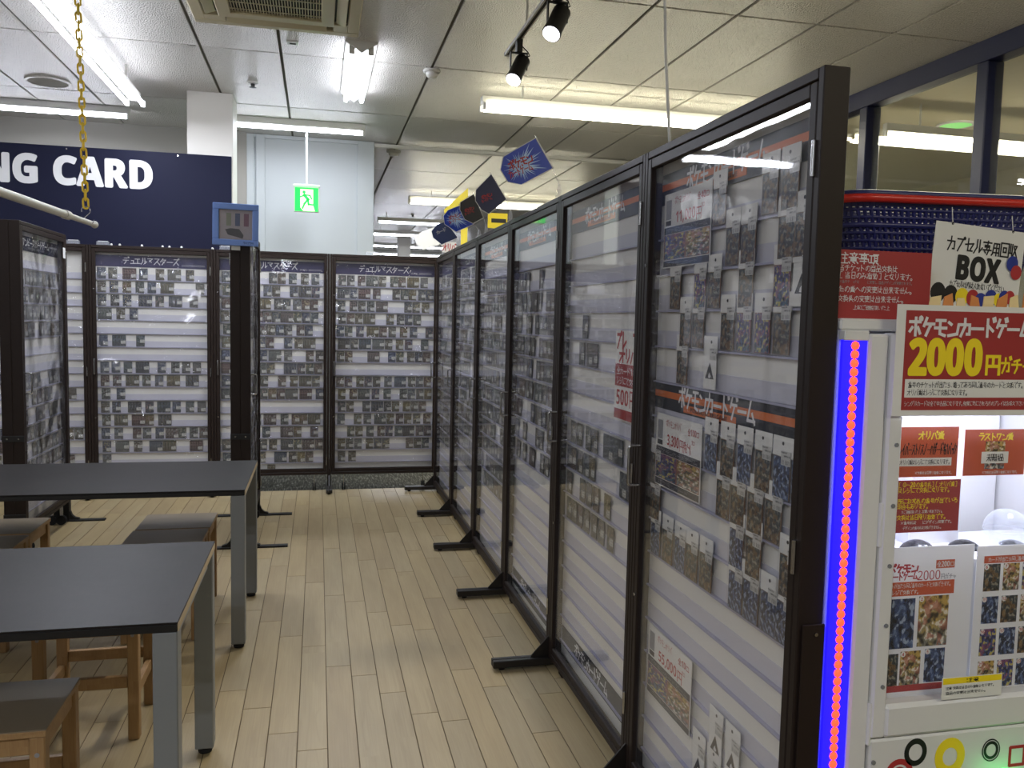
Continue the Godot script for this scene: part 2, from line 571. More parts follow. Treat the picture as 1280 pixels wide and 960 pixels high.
func make_materials() -> void:
	M.brown = mat(Color(0.15, 0.115, 0.098), 0.5)
	M.brown.metallic_specular = 0.35
	M.brown_dark = mat(Color(0.1, 0.085, 0.078), 0.45)
	M.black = mat(Color(0.05, 0.05, 0.052), 0.5)
	M.rubber = mat(Color(0.04, 0.04, 0.04), 0.75)
	M.chrome = mat(Color(0.72, 0.72, 0.72), 0.22, 1.0)
	M.white = mat(Color(0.84, 0.84, 0.82), 0.6)
	M.board = mat(Color(0.86, 0.855, 0.83), 0.55)
	M.rail = mat(Color(0.64, 0.64, 0.73), 0.35)
	M.pocket = mat(Color(0.755, 0.755, 0.795), 0.3)
	M.bag = clear(Color(0.9, 0.9, 0.95, 0.015), 0.08)
	M.bag.metallic_specular = 0.25
	M.pane = clear(Color(0.82, 0.84, 0.88, 0.012), 0.015)
	M.pane.metallic_specular = 0.42
	M.pane.normal_enabled = true
	M.pane.normal_texture = noise_tex(0.006, 512, 2, 3, true, 3.0)
	M.pane.normal_scale = 0.06
	M.pane.uv1_scale = Vector3(0.9, 0.9, 1)
	M.film = M.pane.duplicate()   # softer sheets with wrinkles
	M.film.normal_texture = noise_tex(0.005, 512, 2, 13, true, 26.0)
	M.film.normal_scale = 1.0
	M.paper_lit = mat(Color(0.88, 0.88, 0.86), 0.65)
	M.paper_lit.backlight_enabled = true
	M.paper_lit.backlight = Color(0.85, 0.85, 0.85)
	M.window_pane = clear(Color(0.8, 0.82, 0.74, 0.05), 0.01)
	M.acrylic = clear(Color(0.9, 0.92, 0.95, 0.18), 0.05)
	M.header = mat(Color(0.135, 0.15, 0.19), 0.5)
	M.orange = mat(Color(0.8, 0.42, 0.18), 0.5)
	M.purple = mat(Color(0.17, 0.155, 0.3), 0.5)
	M.print_white = mat(Color(0.86, 0.86, 0.86), 0.55)
	M.print_grey = mat(Color(0.55, 0.55, 0.56), 0.55)
	M.print_black = mat(Color(0.06, 0.06, 0.065), 0.55)
	M.print_red = mat(Color(0.68, 0.18, 0.19), 0.5)
	M.notice_red = mat(Color(0.62, 0.19, 0.19), 0.45)
	M.brick_red = mat(Color(0.75, 0.33, 0.19), 0.45)
	M.print_yellow = mat(Color(0.95, 0.85, 0.12), 0.5)
	M.print_blue = mat(Color(0.13, 0.2, 0.55), 0.5)
	M.paper = mat(Color(0.88, 0.88, 0.86), 0.65)
	M.sign_blue = mat(Color(0.085, 0.095, 0.185), 0.6)
	M.sign_blue.metallic_specular = 0.3
	M.column = mat(Color(0.86, 0.85, 0.82), 0.6)
	M.wall = mat(Color(0.62, 0.61, 0.58), 0.8)
	M.pillar = mat(Color(0.73, 0.755, 0.76), 0.6)
	M.beige = mat(Color(0.74, 0.7, 0.56), 0.8)
	M.navy = mat(Color(0.08, 0.11, 0.27), 0.5)
	M.fixture = mat(Color(0.86, 0.86, 0.84), 0.4)
	M.ac = mat(Color(0.76, 0.72, 0.58), 0.5)
	M.ac_dark = mat(Color(0.16, 0.15, 0.13), 0.7)
	M.plastic_white = mat(Color(0.85, 0.85, 0.83), 0.4)
	M.yellow_chain = mat(Color(1.0, 0.92, 0.3), 0.35)
	M.yellow_chain.backlight_enabled = true
	M.yellow_chain.backlight = Color(0.8, 0.7, 0.2)
	M.leg = mat(Color(0.5, 0.515, 0.52), 0.42, 0.1)
	M.basket = mat(Color(0.09, 0.11, 0.36), 0.4)
	M.basket_red = mat(Color(0.78, 0.16, 0.12), 0.35)
	M.machine = mat(Color(0.86, 0.86, 0.85), 0.35)
	M.picture_blue = mat(Color(0.42, 0.54, 0.78), 0.45)
	M.spot_black = mat(Color(0.07, 0.07, 0.075), 0.4)
	M.capsule = mat(Color(0.1, 0.1, 0.11), 0.18)
	M.capsule_white = mat(Color(0.85, 0.86, 0.88), 0.2)
	M.clear_capsule = clear(Color(0.85, 0.88, 0.92, 0.2), 0.05)
	M.groove = mat(Color(0.42, 0.41, 0.37), 0.9)

	var cards := card_atlas()
	M.cards = mat(Color.WHITE, 0.35)
	M.cards.albedo_texture = cards
	M.packs = mat(Color.WHITE, 0.4)
	M.packs.albedo_texture = pack_atlas()

	var floor_tex := wood_texture(Color(0.7, 0.635, 0.485), Color(0.585, 0.515, 0.38), Vector2i(384, 1024), 30.0, 21)
	M.planks = []
	for k in 4:
		var m := mat([Color(0.96, 0.96, 0.96), Color(0.93, 0.935, 0.945), Color(0.965, 0.955, 0.93), Color(0.92, 0.91, 0.9)][k], 0.38)
		m.albedo_texture = floor_tex
		m.uv1_scale = Vector3(1.0 / 0.42, 1.0 / 1.9, 1)
		m.roughness = 0.45
		M.planks.append(m)
	M.gap = mat(Color(0.38, 0.32, 0.23), 0.8)
	var pine := wood_texture(Color(0.66, 0.54, 0.37), Color(0.53, 0.4, 0.26), Vector2i(256, 512), 22.0, 4)
	M.pine = mat(Color.WHITE, 0.5)
	M.pine.albedo_texture = pine
	M.pine.uv1_scale = Vector3(4, 2, 1)
	M.seat = mat(Color(0.46, 0.41, 0.33), 0.42)
	var black_grain := wood_texture(Color(0.165, 0.16, 0.16), Color(0.115, 0.11, 0.112), Vector2i(128, 512), 40.0, 14)
	M.table = mat(Color(1, 0.96, 0.92), 0.46)
	M.table.metallic_specular = 0.3
	M.table.albedo_texture = black_grain
	M.table.uv1_scale = Vector3(1.2, 2.5, 1)
	M.table_edge = mat(Color(0.06, 0.058, 0.058), 0.5)
	M.ply = mat(Color(0.7, 0.63, 0.5), 0.6)

	M.tiles = []
	for k in 3:
		var m := mat([Color(0.86, 0.85, 0.82), Color(0.845, 0.835, 0.805), Color(0.875, 0.865, 0.835)][k], 0.26)
		m.normal_enabled = true
		m.normal_texture = noise_tex(0.045, 512, 2, 6, true, 8.0)
		m.normal_scale = 2.0
		m.uv1_scale = Vector3(3.2, 3.2, 1)
		M.tiles.append(m)
	M.carpet = mat(Color(0.42, 0.42, 0.38), 0.95)
	var cim := Image.create(256, 256, false, Image.FORMAT_RGB8)
	var cn := noise(1.0, 2, 3)
	for y in 256:
		for x in 256:
			var stripe := cn.get_noise_2d(x * 0.3, y * 0.03) * 0.45 + cn.get_noise_2d(x * 0.02, y * 0.5) * 0.3
			cim.set_pixel(x, y, Color(0.27, 0.265, 0.235).lightened(clampf(stripe, 0, 1)).darkened(clampf(-stripe, 0, 1)))
	M.carpet.albedo_color = Color.WHITE
	M.carpet.albedo_texture = ImageTexture.create_from_image(cim)
	M.carpet.uv1_scale = Vector3(0.8, 0.8, 1)

	M.tube_cool = glow(Color(0.94, 0.95, 1.0), 20.0)
	M.tube_warm = glow(Color(1.0, 0.975, 0.87), 19.0)
	M.spot_glow = glow(Color(0.96, 0.96, 1.0), 9.0)
	M.exit_green = glow(Color(0.05, 0.72, 0.3), 0.9)
	M.exit_pale = glow(Color(0.88, 0.98, 0.72), 0.9)
	M.led_blue = glow(Color(0.12, 0.08, 1.0), 1.6)
	M.led_red = glow(Color(1.0, 0.32, 0.2), 1.6)
	M.panel_light = glow(Color(0.86, 0.88, 1.0), 1.6)
	M.button_green = glow(Color(0.25, 1.0, 0.45), 1.6)
	M.green_disc = glow(Color(0.5, 0.85, 0.45), 0.8)

# ------------------------------------------------------------------ lamps
func area(at: Vector3, size: Vector2, c: Color, energy: float, towards := Vector3.DOWN) -> void:
	var l := AreaLight3D.new()
	l.name = numbered("tube_light")
	l.area_size = size
	l.light_color = c
	l.light_energy = energy
	l.shadow_enabled = true
	l.area_range = 20.0
	l.area_attenuation = 2.0
	add_child(l)
	l.look_at_from_position(at, at + towards, Vector3.FORWARD if absf(towards.y) > 0.9 else Vector3.UP)

# a batten with a white body and bare tubes; length along x unless turned
func batten(label: String, at: Vector3, length: float, turn: float, tubes: int, warm: bool, power: float, drop := 0.0) -> Node3D:
	var f := thing("fluorescent_light", label, "ceiling light", at, turn, "fluorescent ceiling lights")
	var m: Material = M.tube_warm if warm else M.tube_cool
	var c := Color(1.0, 0.97, 0.87) if warm else Color(0.93, 0.95, 1.0)
	var half := length * 0.5
	var wide := 0.05 if tubes == 1 else 0.075
	bx(f, "body", Vector3(0, -drop - 0.03, 0), Vector3(length, 0.06, wide), M.fixture, 0.004)
	if drop > 0.02:
		for s in [-1, 1]:
			part(f, "hanger", rod(Vector3(s * half * 0.75, 0, 0), Vector3(s * half * 0.75, -drop, 0), 0.008), M.fixture)
	for k in tubes:
		var z := 0.0 if tubes == 1 else (-0.056 + 0.112 * k)
		part(f, "tube", rod(Vector3(-half + 0.03, -drop - 0.082, z), Vector3(half - 0.03, -drop - 0.082, z), 0.016, 12), m)
		for s in [-1, 1]:
			bx(f, "socket", Vector3(s * (half - 0.012), -drop - 0.08, z), Vector3(0.022, 0.05, 0.032), M.plastic_white, 0.003)
	area(at + Vector3(0, -drop - 0.115, 0), Vector2(length - 0.1, 0.09) if absf(turn) < 0.1 else Vector2(0.09, length - 0.1), c, power * 0.4)
	return f

# ------------------------------------------------------------------ cards
func make_card_meshes() -> void:
	for id in 63:
		var fan := id >= 48
		var w := 0.1 if fan else 0.063
		var st := tool()
		card_faces(st, Transform3D.IDENTITY, id, Vector3(w, 0.088, 0.0016))
		(fan_meshes if fan else card_meshes).append(st.commit())
	var s := tool()
	card_faces(s, Transform3D.IDENTITY, 63, Vector3(0.034, 0.025, 0.0005))
	sticker_mesh = s.commit()

func card_faces(st: SurfaceTool, t: Transform3D, id: int, s: Vector3) -> void:
	var h := s * 0.5
	var cell := Vector2(id % 8, id / 8) / 8.0
	var q := 1.0 / 8.0
	var e := 0.006
	var uv := [cell + Vector2(e, q - e), cell + Vector2(q - e, q - e), cell + Vector2(q - e, e), cell + Vector2(e, e)]
	var edge := cell + Vector2(0.01, 0.003)
	face(st, [t * Vector3(-h.x, -h.y, h.z), t * Vector3(h.x, -h.y, h.z), t * Vector3(h.x, h.y, h.z), t * Vector3(-h.x, h.y, h.z)], t.basis * Vector3.BACK, uv)
	face(st, [t * Vector3(-h.x, -h.y, -h.z), t * Vector3(h.x, -h.y, -h.z), t * Vector3(h.x, h.y, -h.z), t * Vector3(-h.x, h.y, -h.z)], t.basis * Vector3.FORWARD, [edge, edge, edge, edge])
	for sg in [-1.0, 1.0]:
		face(st, [t * Vector3(sg * h.x, -h.y, -h.z), t * Vector3(sg * h.x, h.y, -h.z), t * Vector3(sg * h.x, h.y, h.z), t * Vector3(sg * h.x, -h.y, h.z)], t.basis * Vector3(sg, 0, 0), [edge, edge, edge, edge])
		face(st, [t * Vector3(-h.x, sg * h.y, -h.z), t * Vector3(h.x, sg * h.y, -h.z), t * Vector3(h.x, sg * h.y, h.z), t * Vector3(-h.x, sg * h.y, h.z)], t.basis * Vector3(0, sg, 0), [edge, edge, edge, edge])

const row_words := ["first row", "second row", "third row", "fourth row", "fifth row", "sixth row", "seventh row", "eighth row", "ninth row", "tenth row", "eleventh row", "twelfth row", "thirteenth row", "fourteenth row", "fifteenth row", "bottom row"]
func put_card(place: Transform3D, where: String, fan: bool, row: int) -> void:
	# one card (or an overlapping fan of cards) in a row, with a price sticker; past the first 300 they join the one object of the rest
	var id := rng.randi_range(48, 62) if fan else rng.randi_range(0, 47)
	var sticker := Transform3D(Basis.IDENTITY, Vector3(0.014 if not fan else 0.03, rng.randf_range(-0.026, 0.0), 0.0013))
	if single_cards < 300:
		single_cards += 1
		var tone: String = ["black and grey", "slate blue", "olive brown", "grey green", "rust red", "silver grey", "dark blue", "golden"][(id * 5 + id / 8) % 8]
		var label := ("fan of %s cards, %s of %s" if fan else "%s priced card, %s of %s") % [tone, row_words[row], where]
		var o := MeshInstance3D.new()
		o.name = numbered("card_fan" if fan else "trading_card")
		o.mesh = fan_meshes[id - 48] if fan else card_meshes[id]
		o.material_override = M.cards
		add_child(o)
		o.transform = place
		describe(o, label, "card", "priced trading cards in " + where)
		var s := part(o, "price_sticker", sticker_mesh, M.cards)
		s.transform = sticker
	else:
		card_faces(loose_cards, place, id, Vector3(0.1 if fan else 0.063, 0.088, 0.0016))
		card_faces(loose_cards, place * sticker, 63, Vector3(0.034, 0.025, 0.0005))

func row_y(k: int) -> float:
	return ROW_TOP - ROW * (k + 1)

func fill_rows(base: Transform3D, where: String, rows: Dictionary) -> void:
	# rows: row number -> list of left edges in twelfths of the glass width (below zero: a fan), or a share to fill at random
	for k in rows:
		var spots = rows[k]
		if not spots is Array:
			var share: float = spots
			spots = []
			var x := rng.randf_range(0.0, 0.3)
			while x < 11.1:
				var fan := rng.randf() < 0.2 and x < 10.4
				if rng.randf() < share:
					spots.append(-x - 0.001 if fan else x)
				x += (1.5 if fan else 0.95) + (rng.randf_range(0.0, 0.5) if rng.randf() < 0.5 else 0.05)
		for s in spots:
			var fan: bool = s < 0.0
			var w := 0.1 if fan else 0.063
			var at := Vector3(0.05 + absf(s) * 0.0672 + w * 0.5, row_y(k) + 0.008 + 0.044, -0.041)
			put_card(base * Transform3D(Basis.IDENTITY, at), where, fan, k)

# ------------------------------------------------------------------ showcases
func showcase(label: String, at: Vector3, turn: float, header: String, low := 0.04, foot_left := true, foot_right := false, foot_reach := 0.27, group := "glazed card showcases") -> Node3D:
	# local x runs along the front, z towards the viewer; the door is hinged at x = PITCH
	var o := thing("card_showcase", label, "showcase", at, turn, group)
	var w := PITCH
	var top := CASE_H
	for x in [0.0105, w - 0.0105]:
		bx(o, "post", Vector3(x, (low + top) * 0.5, -CASE_D * 0.5), Vector3(0.019, top - low, CASE_D), M.brown, 0.002)
	bx(o, "top_rail", Vector3(w * 0.5, top - 0.011, -CASE_D * 0.5), Vector3(w - 0.042, 0.022, CASE_D), M.brown, 0.002)
	bx(o, "bottom_rail", Vector3(w * 0.5, low + 0.011, -CASE_D * 0.5), Vector3(w - 0.042, 0.022, CASE_D), M.brown, 0.002)
	bx(o, "back_board", Vector3(w * 0.5, (low + top) * 0.5, -0.053), Vector3(w - 0.042, top - low - 0.046, 0.008), M.board)
	# door
	var d := node_part(o, "door")
	var lo := low + 0.024
	var hi := top - 0.024
	for x in [0.0345, w - 0.0345]:
		bx(d, "stile", Vector3(x, (lo + hi) * 0.5, -0.009), Vector3(0.026, hi - lo, 0.018), M.brown, 0.003)
	for y in [lo + 0.015, hi - 0.015]:
		bx(d, "rail", Vector3(w * 0.5, y, -0.009), Vector3(w - 0.095, 0.03, 0.018), M.brown, 0.003)
	bx(d, "pane", Vector3(w * 0.5, (lo + hi) * 0.5, -0.011), Vector3(w - 0.09, hi - lo - 0.05, 0.003), M.pane if foot_reach > 0.25 and foot_left else M.film)
	var y0 := 1.02
	part(d, "handle", pipe([Vector3(0.036, y0 - 0.06, 0.0), Vector3(0.036, y0 - 0.06, 0.03), Vector3(0.036, y0 - 0.054, 0.036), Vector3(0.036, y0 + 0.054, 0.036), Vector3(0.036, y0 + 0.06, 0.03), Vector3(0.036, y0 + 0.06, 0.0)], 0.005, 8), M.chrome)
	for y in [0.25, 0.98, 1.78]:
		part(d, "hinge", rod(Vector3(w - 0.022, y - 0.035, 0.002), Vector3(w - 0.022, y + 0.035, 0.002), 0.0055, 8), M.chrome)
	for y in [0.62, 1.62]:
		part(d, "lock", rod(Vector3(0.034, y, 0.0), Vector3(0.034, y, 0.004), 0.0055, 10), M.chrome)
	# rows of clear pockets on the board
	for k in 16:
		var y := row_y(k)
		if y < low + 0.05:
			continue
		bx(o, "pocket_rail", Vector3(w * 0.5, y + 0.003, -0.0425), Vector3(w - 0.06, 0.005, 0.011), M.rail)
		bx(o, "pocket_strip", Vector3(w * 0.5, y + 0.0285, -0.0475), Vector3(w - 0.06, 0.044, 0.003), M.pocket)
	make_header(o, header, ROW_TOP + 0.045)
	# casters under the bottom rail
	for x in [0.12, w - 0.12]:
		var c := node_part(o, "caster", Vector3(x, 0, -CASE_D * 0.5))
		var r := clampf(low * 0.28, 0.015, 0.032)
		for s in [-0.009, 0.009]:
			part(c, "wheel", rod(Vector3(s - 0.005, r, 0), Vector3(s + 0.005, r, 0), r, 16), M.rubber)
		bx(c, "fork", Vector3(0, (r + low) * 0.5 + 0.004, 0), Vector3(0.006, low - r, 0.02), M.chrome, 0.001)
	# feet
	var sides := []
	if foot_left: sides.append(0.0)
	if foot_right: sides.append(w)
	for x in sides:
		foot(o, x, low, foot_reach)
	return o

func foot(o: Node3D, x: float, low: float, reach: float) -> void:
	var f := node_part(o, "foot", Vector3(x, 0, -CASE_D * 0.5))
	for s in [-0.0125, 0.0125]:
		bx(f, "bar", Vector3(s, 0.027, 0), Vector3(0.024, 0.03, reach * 2.0), M.brown_dark, 0.003)
	bx(f, "upright", Vector3(0, 0.042 + (low + 0.05 - 0.042) * 0.5, 0), Vector3(0.03, low + 0.05 - 0.042, 0.05), M.brown_dark, 0.002)
	for s in [-1.0, 1.0]:
		var st := extrude(PackedVector2Array([Vector2(0.02, 0.0), Vector2(0.105, 0.0), Vector2(0.105, 0.006), Vector2(0.032, 0.085), Vector2(0.02, 0.085)]), 0.006)
		var g := part(f, "gusset", st, M.brown_dark, Vector3(0, 0.042, 0))
		g.rotation.y = -PI * 0.5 * s
		for e in [0.0]:
			part(f, "leveller", lathe([Vector2(0, 0.0), Vector2(0.013, 0.0), Vector2(0.013, 0.008), Vector2(0.005, 0.012), Vector2(0, 0.012)], 12), M.rubber, Vector3(0, 0, s * (reach - 0.04)))

func make_header(o: Node3D, kind: String, y: float, height := 0.088) -> void:
	if kind == "":
		return
	var w := PITCH - 0.06
	var n := node_part(o, "header", Vector3(PITCH * 0.5, y, -0.046))
	if kind == "game":
		bx(n, "strip", Vector3.ZERO, Vector3(w, height, 0.002), M.header)
		bx(n, "stripe", Vector3(0, 0.006, 0.0012), Vector3(w, 0.019, 0.0004), M.orange)
		bx(n, "stripe", Vector3(-0.07, -0.0225, 0.0012), Vector3(0.3, 0.021, 0.0004), M.orange)
		letter(n, "ポケモンカードゲーム", Vector3(-0.04, 0.008, 0.0018), 0.052, M.print_white, 0.42, 0.2)
		letter(n, "POKEMONCARDGAME", Vector3(-0.07, -0.0225, 0.0018), 0.012, M.header, 0.21)
	elif kind == "duel":
		bx(n, "strip", Vector3.ZERO, Vector3(w, height, 0.002), M.purple)
		letter(n, "デュエルマスターズ", Vector3(-0.01, 0.004, 0.0016), 0.05, M.print_white, 0.41, 0.11)
		letter(n, "DUEL MASTERS", Vector3(0.3, -0.022, 0.0016), 0.014, M.print_grey, 0.17)
	elif kind == "pirate":
		bx(n, "strip", Vector3.ZERO, Vector3(w, height, 0.002), M.sign_blue)
		letter(n, "ワンピースカードゲーム", Vector3(-0.02, 0.01, 0.0016), 0.042, M.print_white, 0.5, 0.16)
		bx(n, "stripe", Vector3(-0.345, 0.01, 0.0012), Vector3(0.14, 0.012, 0.0004), M.print_grey)
		bx(n, "stripe", Vector3(0.32, 0.01, 0.0012), Vector3(0.16, 0.012, 0.0004), M.print_grey)
		letter(n, "ONE PIECE CARD GAME", Vector3(-0.02, -0.024, 0.0016), 0.012, M.print_grey, 0.3)

# a bagged card hanging from a white paper header
func pack(px: float, py: float, row: int, design: int, where: String) -> void:
	var p := on_x(px, py, RUN_X + 0.036)
	var looks := ["brown and teal", "icy blue", "bright multicoloured", "black triangle marked"]
	var o := thing("bagged_card", "%s bagged card with white header, %s" % [looks[design], where], "card", Vector3(RUN_X + 0.036, row_y(row) + 0.008, p.z), -PI * 0.5, "bagged cards in the end showcase beside the prize machine")
	var jig := rng.randf_range(-0.05, 0.05)
	bx(o, "paper_header", Vector3(0, 0.116, 0.0012), Vector3(0.074, 0.044, 0.0012), M.paper)
	part(o, "hang_hole", ring_mesh(0.0, 0.0042, 0.0004, 12), M.print_black, Vector3(jig * 0.1, 0.123, 0.0021))
	if design < 3:
		var st := tool()
		var h := Vector3(0.033, 0.046, 0.001)
		var a := design * 0.25
		face(st, [Vector3(-h.x, -h.y, h.z), Vector3(h.x, -h.y, h.z), Vector3(h.x, h.y, h.z), Vector3(-h.x, h.y, h.z)], Vector3.BACK, [Vector2(a + 0.002, 0.995), Vector2(a + 0.248, 0.995), Vector2(a + 0.248, 0.005), Vector2(a + 0.002, 0.005)])
		add_box(st, Vector3(0, 0, -0.0002), Vector3(0.0658, 0.0918, 0.0018))
		part(o, "card", st.commit(), M.packs, Vector3(0, 0.047, 0.001))
	else:
		bx(o, "card", Vector3(0, 0.047, 0.001), Vector3(0.066, 0.092, 0.002), M.paper)
		part(o, "triangle_mark", extrude(PackedVector2Array([Vector2(-0.024, 0), Vector2(0.024, 0), Vector2(0, 0.042)]), 0.0004), M.print_black, Vector3(0, 0.028, 0.0023))
		part(o, "white_mark", extrude(PackedVector2Array([Vector2(-0.006, 0), Vector2(0.005, -0.001), Vector2(0.009, 0.005), Vector2(0.003, 0.009), Vector2(0.002, 0.014), Vector2(-0.004, 0.008)]), 0.0004), M.print_white, Vector3(0, 0.031, 0.0026))
	var s := part(o, "price_sticker", sticker_mesh, M.cards, Vector3(0.018, 0.092, 0.0032))
	s.scale = Vector3(1.1, 1.25, 1)
	bx(o, "bag", Vector3(0, 0.062, 0.0042), Vector3(0.076, 0.132, 0.0006), M.bag)

func price_poster(at: Vector3, price: String, count: String, label: String) -> void:
	var o := thing("price_poster", label, "poster", at, -PI * 0.5, "price posters in the end showcase")
	bx(o, "sheet", Vector3(0, 0, 0), Vector3(0.3, 0.212, 0.001), M.paper)
	bx(o, "sleeve", Vector3(0, 0, 0.0022), Vector3(0.312, 0.222, 0.0006), M.bag)
	bx(o, "band", Vector3(0, 0.0, 0.0008), Vector3(0.292, 0.02, 0.0004), M.header)
	bx(o, "band", Vector3(0, -0.094, 0.0008), Vector3(0.292, 0.018, 0.0004), M.header)
	letter(o, "ポケモンカードゲーム", Vector3(0, 0.0, 0.0012), 0.011, M.print_grey, 0.26)
	letter(o, "ポケモンカード", Vector3(-0.02, -0.094, 0.0012), 0.011, M.print_grey, 0.2)
	var st := tool()
	face(st, [Vector3(-0.146, -0.083, 0), Vector3(0.146, -0.083, 0), Vector3(0.146, -0.011, 0), Vector3(-0.146, -0.011, 0)], Vector3.BACK, [Vector2(0.5, 1), Vector2(1, 1), Vector2(1, 0), Vector2(0.5, 0)])
	part(o, "picture", st.commit(), M.packs, Vector3(0, 0, 0.0009))
	letter(o, "ポケモンオリパ", Vector3(-0.03, 0.082, 0.0008), 0.019, M.print_red, 0.1)
	letter(o, count, Vector3(0.1, 0.076, 0.0008), 0.018, M.print_red, 0.07)
	letter(o, "1口", Vector3(0.1, 0.05, 0.0008), 0.012, M.print_red)
	letter(o, price, Vector3(0.01, 0.03, 0.0008), 0.03, M.print_red, 0.16)
	bx(o, "emblem", Vector3(-0.12, 0.06, 0.0008), Vector3(0.036, 0.055, 0.0004), M.print_grey)
	bx(o, "emblem", Vector3(-0.12, 0.022, 0.0008), Vector3(0.036, 0.014, 0.0004), M.print_black)

# ------------------------------------------------------------------ furniture
func table(label: String, right: float, front: float) -> void:
	var deep := 0.75
	var long := 1.8
	var h := 0.7
	var o := thing("black_table", label, "table", Vector3(right - long * 0.5, 0, front - deep * 0.5), 0.0, "black tables for playing")
	bx(o, "table_top", Vector3(0, h - 0.0025, 0), Vector3(long, 0.005, deep), M.table, 0.001)
	bx(o, "core", Vector3(0, h - 0.0155, 0), Vector3(long - 0.003, 0.02, deep - 0.003), M.table_edge, 0.002)
	bx(o, "side_edge", Vector3(long * 0.5, h - 0.015, 0), Vector3(0.002, 0.019, deep - 0.01), M.ply)
	for sx in [-1.0, 1.0]:
		for sz in [-1.0, 1.0]:
			var leg := bx(o, "leg", Vector3(sx * (long * 0.5 - 0.03), 0.347, sz * (deep * 0.5 - 0.032)), Vector3(0.058, 0.654, 0.058), M.leg, 0.003)
			part(leg, "foot", lathe([Vector2(0, -0.347), Vector2(0.021, -0.347), Vector2(0.023, -0.34), Vector2(0.021, -0.334), Vector2(0.007, -0.331), Vector2(0.007, -0.327), Vector2(0, -0.327)], 18), M.rubber)
		bx(o, "end_rail", Vector3(sx * (long * 0.5 - 0.03), h - 0.05, 0), Vector3(0.03, 0.045, deep - 0.13), M.leg, 0.002)

func stool(label: String, cx: float, cz: float, turn := 0.0) -> void:
	var o := thing("wooden_stool", label, "stool", Vector3(cx, 0, cz), turn, "wooden stools at the black tables")
	var w := 0.335
	var d := 0.305
	bx(o, "seat", Vector3(0, 0.4285, 0), Vector3(w, 0.003, d), M.seat, 0.001)
	bx(o, "seat_board", Vector3(0, 0.4185, 0), Vector3(w - 0.001, 0.017, d - 0.001), M.pine, 0.002)
	for sx in [-1.0, 1.0]:
		for sz in [-1.0, 1.0]:
			var leg := bx(o, "leg", Vector3(sx * (w * 0.5 - 0.022), 0.205, sz * (d * 0.5 - 0.022)), Vector3(0.036, 0.41, 0.036), M.pine, 0.003)
			part(leg, "screw_cap", rod(Vector3(0, 0.16, sz * 0.0178), Vector3(0, 0.16, sz * 0.0192), 0.006, 10), M.print_grey)
		bx(o, "stretcher", Vector3(sx * (w * 0.5 - 0.022), 0.155, 0), Vector3(0.02, 0.04, d - 0.08), M.pine, 0.002)
		bx(o, "seat_rail", Vector3(sx * (w * 0.5 - 0.022), 0.385, 0), Vector3(0.02, 0.045, d - 0.08), M.pine, 0.002)
	for sz in [-1.0, 1.0]:
		bx(o, "stretcher", Vector3(0, 0.2, sz * (d * 0.5 - 0.022)), Vector3(w - 0.08, 0.04, 0.02), M.pine, 0.002)
		bx(o, "seat_rail", Vector3(0, 0.385, sz * (d * 0.5 - 0.022)), Vector3(w - 0.08, 0.045, 0.02), M.pine, 0.002)

